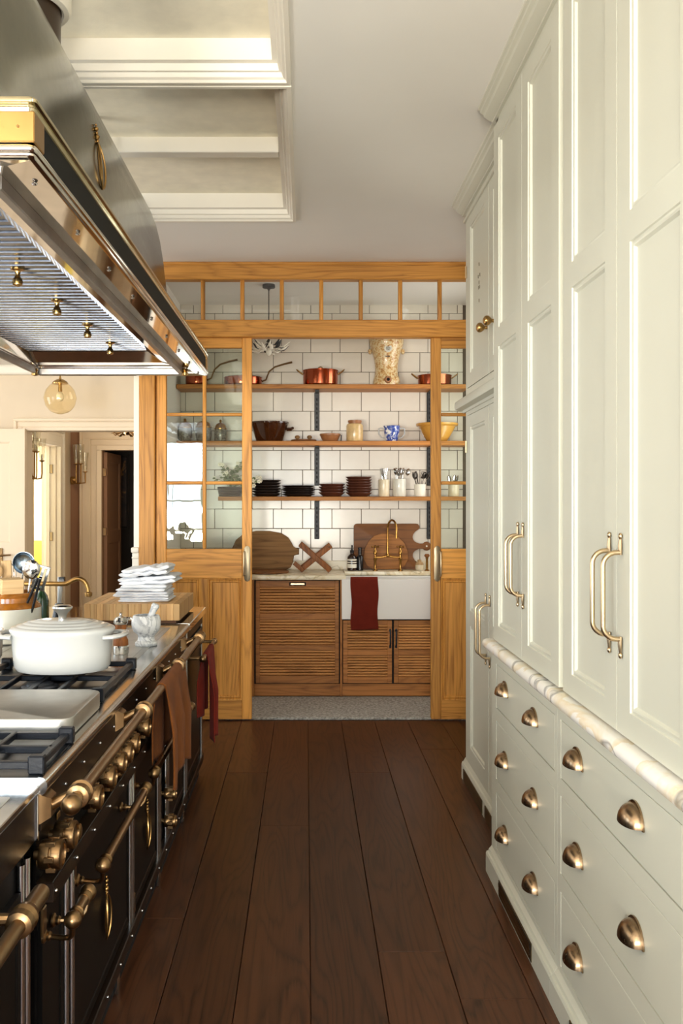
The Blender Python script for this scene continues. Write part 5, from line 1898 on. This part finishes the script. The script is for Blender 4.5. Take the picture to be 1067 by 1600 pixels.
sp = [(-1.30, 4.02, ZR + .03), (-1.30, 4.02, ZR + .13), (-1.293, 4.02, qz(913) - .006), (-1.27, 4.02, qz(912)), (qx(78), 4.02, qz(912)), (qx(95), 4.02, qz(912.5)), (qx(104), 4.02, qz(912)), (qx(110), 4.02, qz(909)), (qx(115), 4.02, qz(906)), (qx(120), 4.02, qz(904.5)), (qx(126), 4.02, qz(904.5)), (qx(131), 4.02, qz(907.5)), (qx(135), 4.02, qz(913)), (qx(137.5), 4.02, qz(920)), (qx(138), 4.02, qz(926))]
MB().tube(sp, .0105, 12).build('spout', M['brass'], pf)
MB().lathe([(.012, .01), (.018, .006), (.018, -.004), (.016, -.010), (.012, -.012)], (qx(138), 4.02, qz(928)), 18).build('aerator', M['brass'], pf)
MB().lathe([(.03, 0), (.03, .008), (.02, .016), (.014, .03), (.014, .05)], (-1.30, 4.02, ZR), 20).build('tap_base', M['brass'], pf)
t = thing('green_bottle', 'dark green glass bottle half hidden behind the utensil jar', 'bottle', (-1.215, 4.12, ZR + .001))
MB().lathe([(.030, 0), (.033, .004), (.033, .10), (.026, .125), (.013, .145), (.013, .18), (0, .18)], (0, 0, 0), 24).build('bottle_body', M['green_bottle'], t, local=True)
t = thing('washing_up_brush', 'white handled brush standing in a small black holder behind the jar', 'brush', (-1.17, 4.25, ZR + .001))
MB().lathe([(.03, 0), (.034, .005), (.026, .05), (.018, .075), (0, .075)], (0, 0, 0), 20).build('holder', M['black_gloss'], t, local=True)
MB().tube([(0, 0, .07), (.004, 0, .14), (.002, 0, .20)], [.010, .012, .011], 10).build('brush_handle', M['white_enamel'], t, local=True)
MB().box(-.002, .028, -.012, .012, .165, .20, .003).build('hook', M['black_gloss'], t, local=True)

# chopping block of glued staves
bl = thing('chopping_block', 'thick butcher block of pale glued staves carrying the white linen stack', 'board', (-.80, 4.36, ZR + .0005))
ns = 15
for k in range(ns):
    xa_, xb_ = -1.018 + .438 * k / ns, -1.018 + .438 * (k + 1) / ns
    MB().box(xa_ + .0002, xb_ - .0002, 4.11, 4.62, ZR + .012, ZR + .088, .0012).build('stave', M['block'], bl)
MB().box(-1.0, -.60, 4.13, 4.60, ZR, ZR + .012).build('block_base', M['walnut'], bl)


def linen(seed, x0, x1, y0, y1, z0, z1, rough):
    """soft folded cloth: plump plies whose edges and tops wander; rough = how crumpled"""
    mb = MB()
    r = random.Random(seed)
    layers = 2
    for L in range(layers):
        za = z0 + (z1 - z0) * L / layers
        zb_ = z0 + (z1 - z0) * (L + 1) / layers
        xs0, xs1 = x0 + r.uniform(-.012, .014), x1 + r.uniform(-.020, .008)
        f0 = y0 + r.uniform(-.004, .012)
        rings = []
        n = 34
        for i in range(n + 1):
            t = i / n
            x = xs0 + (xs1 - xs0) * t
            e = min(1, min(t, 1 - t) * 14 + .04) ** .5
            swell = 1 + rough * 10 * mnoise.noise((x * 9, seed * 1.7, L))
            hh = (zb_ - za) * (.30 + .78 * e) * max(.5, swell)
            zc = (za + zb_) / 2 + rough * .9 * mnoise.noise((x * 7 + seed, L * .4, seed))
            ring = []
            for k in range(22):
                a = 2 * PI * k / 22
                cy, cz = math.cos(a), math.sin(a)
                ry = (y1 - f0) / 2
                yy = (f0 + y1) / 2 + ry * (abs(cy) ** .22) * (1 if cy > 0 else -1)
                yy += .010 * mnoise.noise((x * 13, seed * 3.1 + L * 2.7, cz * 1.5)) + rough * .5 * mnoise.noise((x * 45, cz * 2, seed))
                zz = zc + hh / 2 * (abs(cz) ** .55) * (1 if cz > 0 else -1)
                zz += rough * mnoise.noise((x * 21, yy * 17, seed + L * 5)) + rough * .45 * mnoise.noise((x * 58, yy * 20, seed))
                ring.append((x + .008 * mnoise.noise((yy * 19, zz * 40, seed + L)), yy, zz))
            rings.append(ring)
        mb.rings(rings)
    return mb


zb = ZR + .0885
hts = [.022, .026, .030, .036, .040]
names = ['lowest', 'second from below', 'third from below', 'fourth from below', 'crumpled topmost']
for k in range(5):
    h_ = hts[k]
    j = random.Random(20 + k)
    xa_, xb_ = -.885 + j.uniform(-.012, .012) + (.0 if k < 4 else .010), -.632 + j.uniform(-.014, .010) + (.016 if k == 3 else -.016 if k == 4 else 0)
    o = linen(30 + k, xa_, xb_, 4.17 + j.uniform(-.01, .01), 4.40, zb, zb + h_, (.0015, .002, .003, .005, .008)[k]).build('folded_linen', M['linen'], sharp=75)
    pivot(o, ((xa_ + xb_) / 2, 4.28, zb))
    if k > 2:
        o.rotation_euler = (0, -.05 - .03 * (k - 3), .04 * (k - 4))
    tag(o, 'folded white linen cloth, %s of the stack on the butcher block' % names[k], 'linen', 'folded white linens on the chopping block')
    zb += h_ + .001 + (.005 if k > 2 else 0)

# ================================================================ far left: hall things
gp = thing('globe_pendant', 'tinted glass globe pendant with brass cap under the hood edge', 'lamp', (-1.92, 7.0, HC))
gz = 2.24
MB().lathe([(.03, .128), (.064, .112), (.086, .094), (.112, .06), (.1275, 0), (.112, -.06), (.086, -.094), (.064, -.110), (.02, -.126), (0, -.1275)], (-1.92, 7.0, gz), 40, cap0=False).build('glass_globe', M['glass_globe'], gp)
MB().lathe([(.060, .110), (.062, .118), (.050, .132), (.025, .146), (.010, .150), (.008, .165), (0, .165)], (-1.92, 7.0, gz), 28).build('brass_cap', M['brass_b'], gp)
MB().cyl((-1.92, 7.0, gz + .16), (-1.92, 7.0, HC), .006, seg=8).build('rod', M['brass_b'], gp)
MB().lathe([(.05, 0), (.05, -.012), (.02, -.02), (0, -.02)], (-1.92, 7.0, HC), 20).build('ceiling_cup', M['brass_b'], gp)
MB().lathe([(.014, .11), (.016, .07), (.016, .05), (0, .05)], (-1.92, 7.0, gz), 14).build('bulb_holder', M['brass_b'], gp)
MB().sphere((-1.92, 7.0, gz + .01), .030, 14, (1, 1, 1.25)).build('bulb', M['bulb'], gp)


def sconce(loc, rz, label, arms):
    t = thing('wall_sconce', label, 'lamp', (0, 0, 0), 'brass candle sconces in the hall')
    MB().lathe([(.05, 0), (.05, -.010), (.035, -.02), (.02, -.03), (0, -.03)], (0, 0, 0), 20, 'y').build('backplate', M['brass'], t, local=True)
    for k, (dx, dy, dz) in enumerate(arms):
        a = MB().tube([(0, -.02, 0), (dx * .5, dy * .6, -.04), (dx, dy * .95, -.03), (dx, dy, .02), (dx, dy, dz)], .008, 8)
        a.lathe([(.008, -.012), (.022, -.004), (.030, .0), (.030, .006), (.010, .008)], (dx, dy, dz), 16)
        a.build('arm', M['brass'], t, local=True)
        MB().cyl((dx, dy, dz + .006), (dx, dy, dz + .07), .011, seg=12).build('candle_tube', M['bulb'], t, local=True)
        MB().lathe([(.020, .0), (.026, .03), (.032, .12), (.045, .23), (.043, .23), (.030, .12), (.024, .03)], (dx, dy, dz + .006), 20, cap0=False, cap1=False).build('glass_shade', M['shade_glass'], t, local=True)
    t.location = loc
    t.rotation_euler = (0, 0, rz)
    return t


sconce((-2.889, 9.36, 1.70), PI / 2, 'brass candle sconce with tall glass shades beside the sunny doorway', ((.0, -.055, .25), (.02, -.125, .15), (.09, -.05, .25)))
sconce((-2.86, 10.999, 1.68), .0, 'brass candle sconce with tall glass shades on the brown strip of wall', ((.065, -.10, .20), (.125, -.12, .20), (.185, -.14, .10)))
hc = thing('hall_chandelier', 'gold leaf hall lamp just below the casing of the hall opening', 'lamp', (-1.93, 9.6, HC))
MB().cyl((-1.93, 9.6, 2.17), (-1.93, 9.6, HC), .006, seg=8).build('rod', M['brass'], hc)
for k in range(16):
    a = 2 * PI * k / 16
    MB().tube([(-1.93 + .04 * math.cos(a), 9.6 + .04 * math.sin(a), 2.17), (-1.93 + .11 * math.cos(a), 9.6 + .11 * math.sin(a), 2.13 + .02 * (k % 3)), (-1.93 + .16 * math.cos(a), 9.6 + .16 * math.sin(a), 2.15 + .02 * (k % 2))], [.004, .022, .003], 6, flat=.3).build('leaf', M['brass'], hc)
sf = thing('olive_sofa', 'olive yellow sofa glimpsed through the sunny side doorway', 'sofa', (-3.95, 12.6, 0))
MB().box(-4.6, -3.32, 12.2, 13.0, .1, .42, .04, 2).build('sofa_base', M['olive'], sf)
MB().box(-4.6, -3.32, 12.8, 13.05, .4, .85, .06, 2).build('backrest', M['olive'], sf)
for x in (-4.7, -3.52):
    MB().box(x, x + .2, 12.15, 13.0, .1, .86 if x > -4 else .64, .05, 2).build('armrest', M['olive'], sf)
for x in (-4.6, -3.4):
    for y in (12.25, 12.9):
        MB().cyl((x, y, 0), (x, y, .11), .02, seg=8).build('leg', M['walnut_z'], sf)
pt = thing('framed_painting', 'dark painting with a pale golden streak in the dim room beyond the far door', 'painting', (-2.55, 12.59, 1.05))
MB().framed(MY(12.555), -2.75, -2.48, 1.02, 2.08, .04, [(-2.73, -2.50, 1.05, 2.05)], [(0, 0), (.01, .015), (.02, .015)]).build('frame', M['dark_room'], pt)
MB().box(-2.71, -2.52, 12.565, 12.572, 1.07, 2.03).build('canvas', M['dark_canvas'], pt)
ld_ = bpy.data.lights.new('hall_lamp', 'POINT')
ld_.energy = 11
ld_.color = WARM
ld_.shadow_soft_size = .12
lo = bpy.data.objects.new('hall_lamp', ld_)
lo.location = (-1.93, 9.6, 2.36)
C.objects.link(lo)
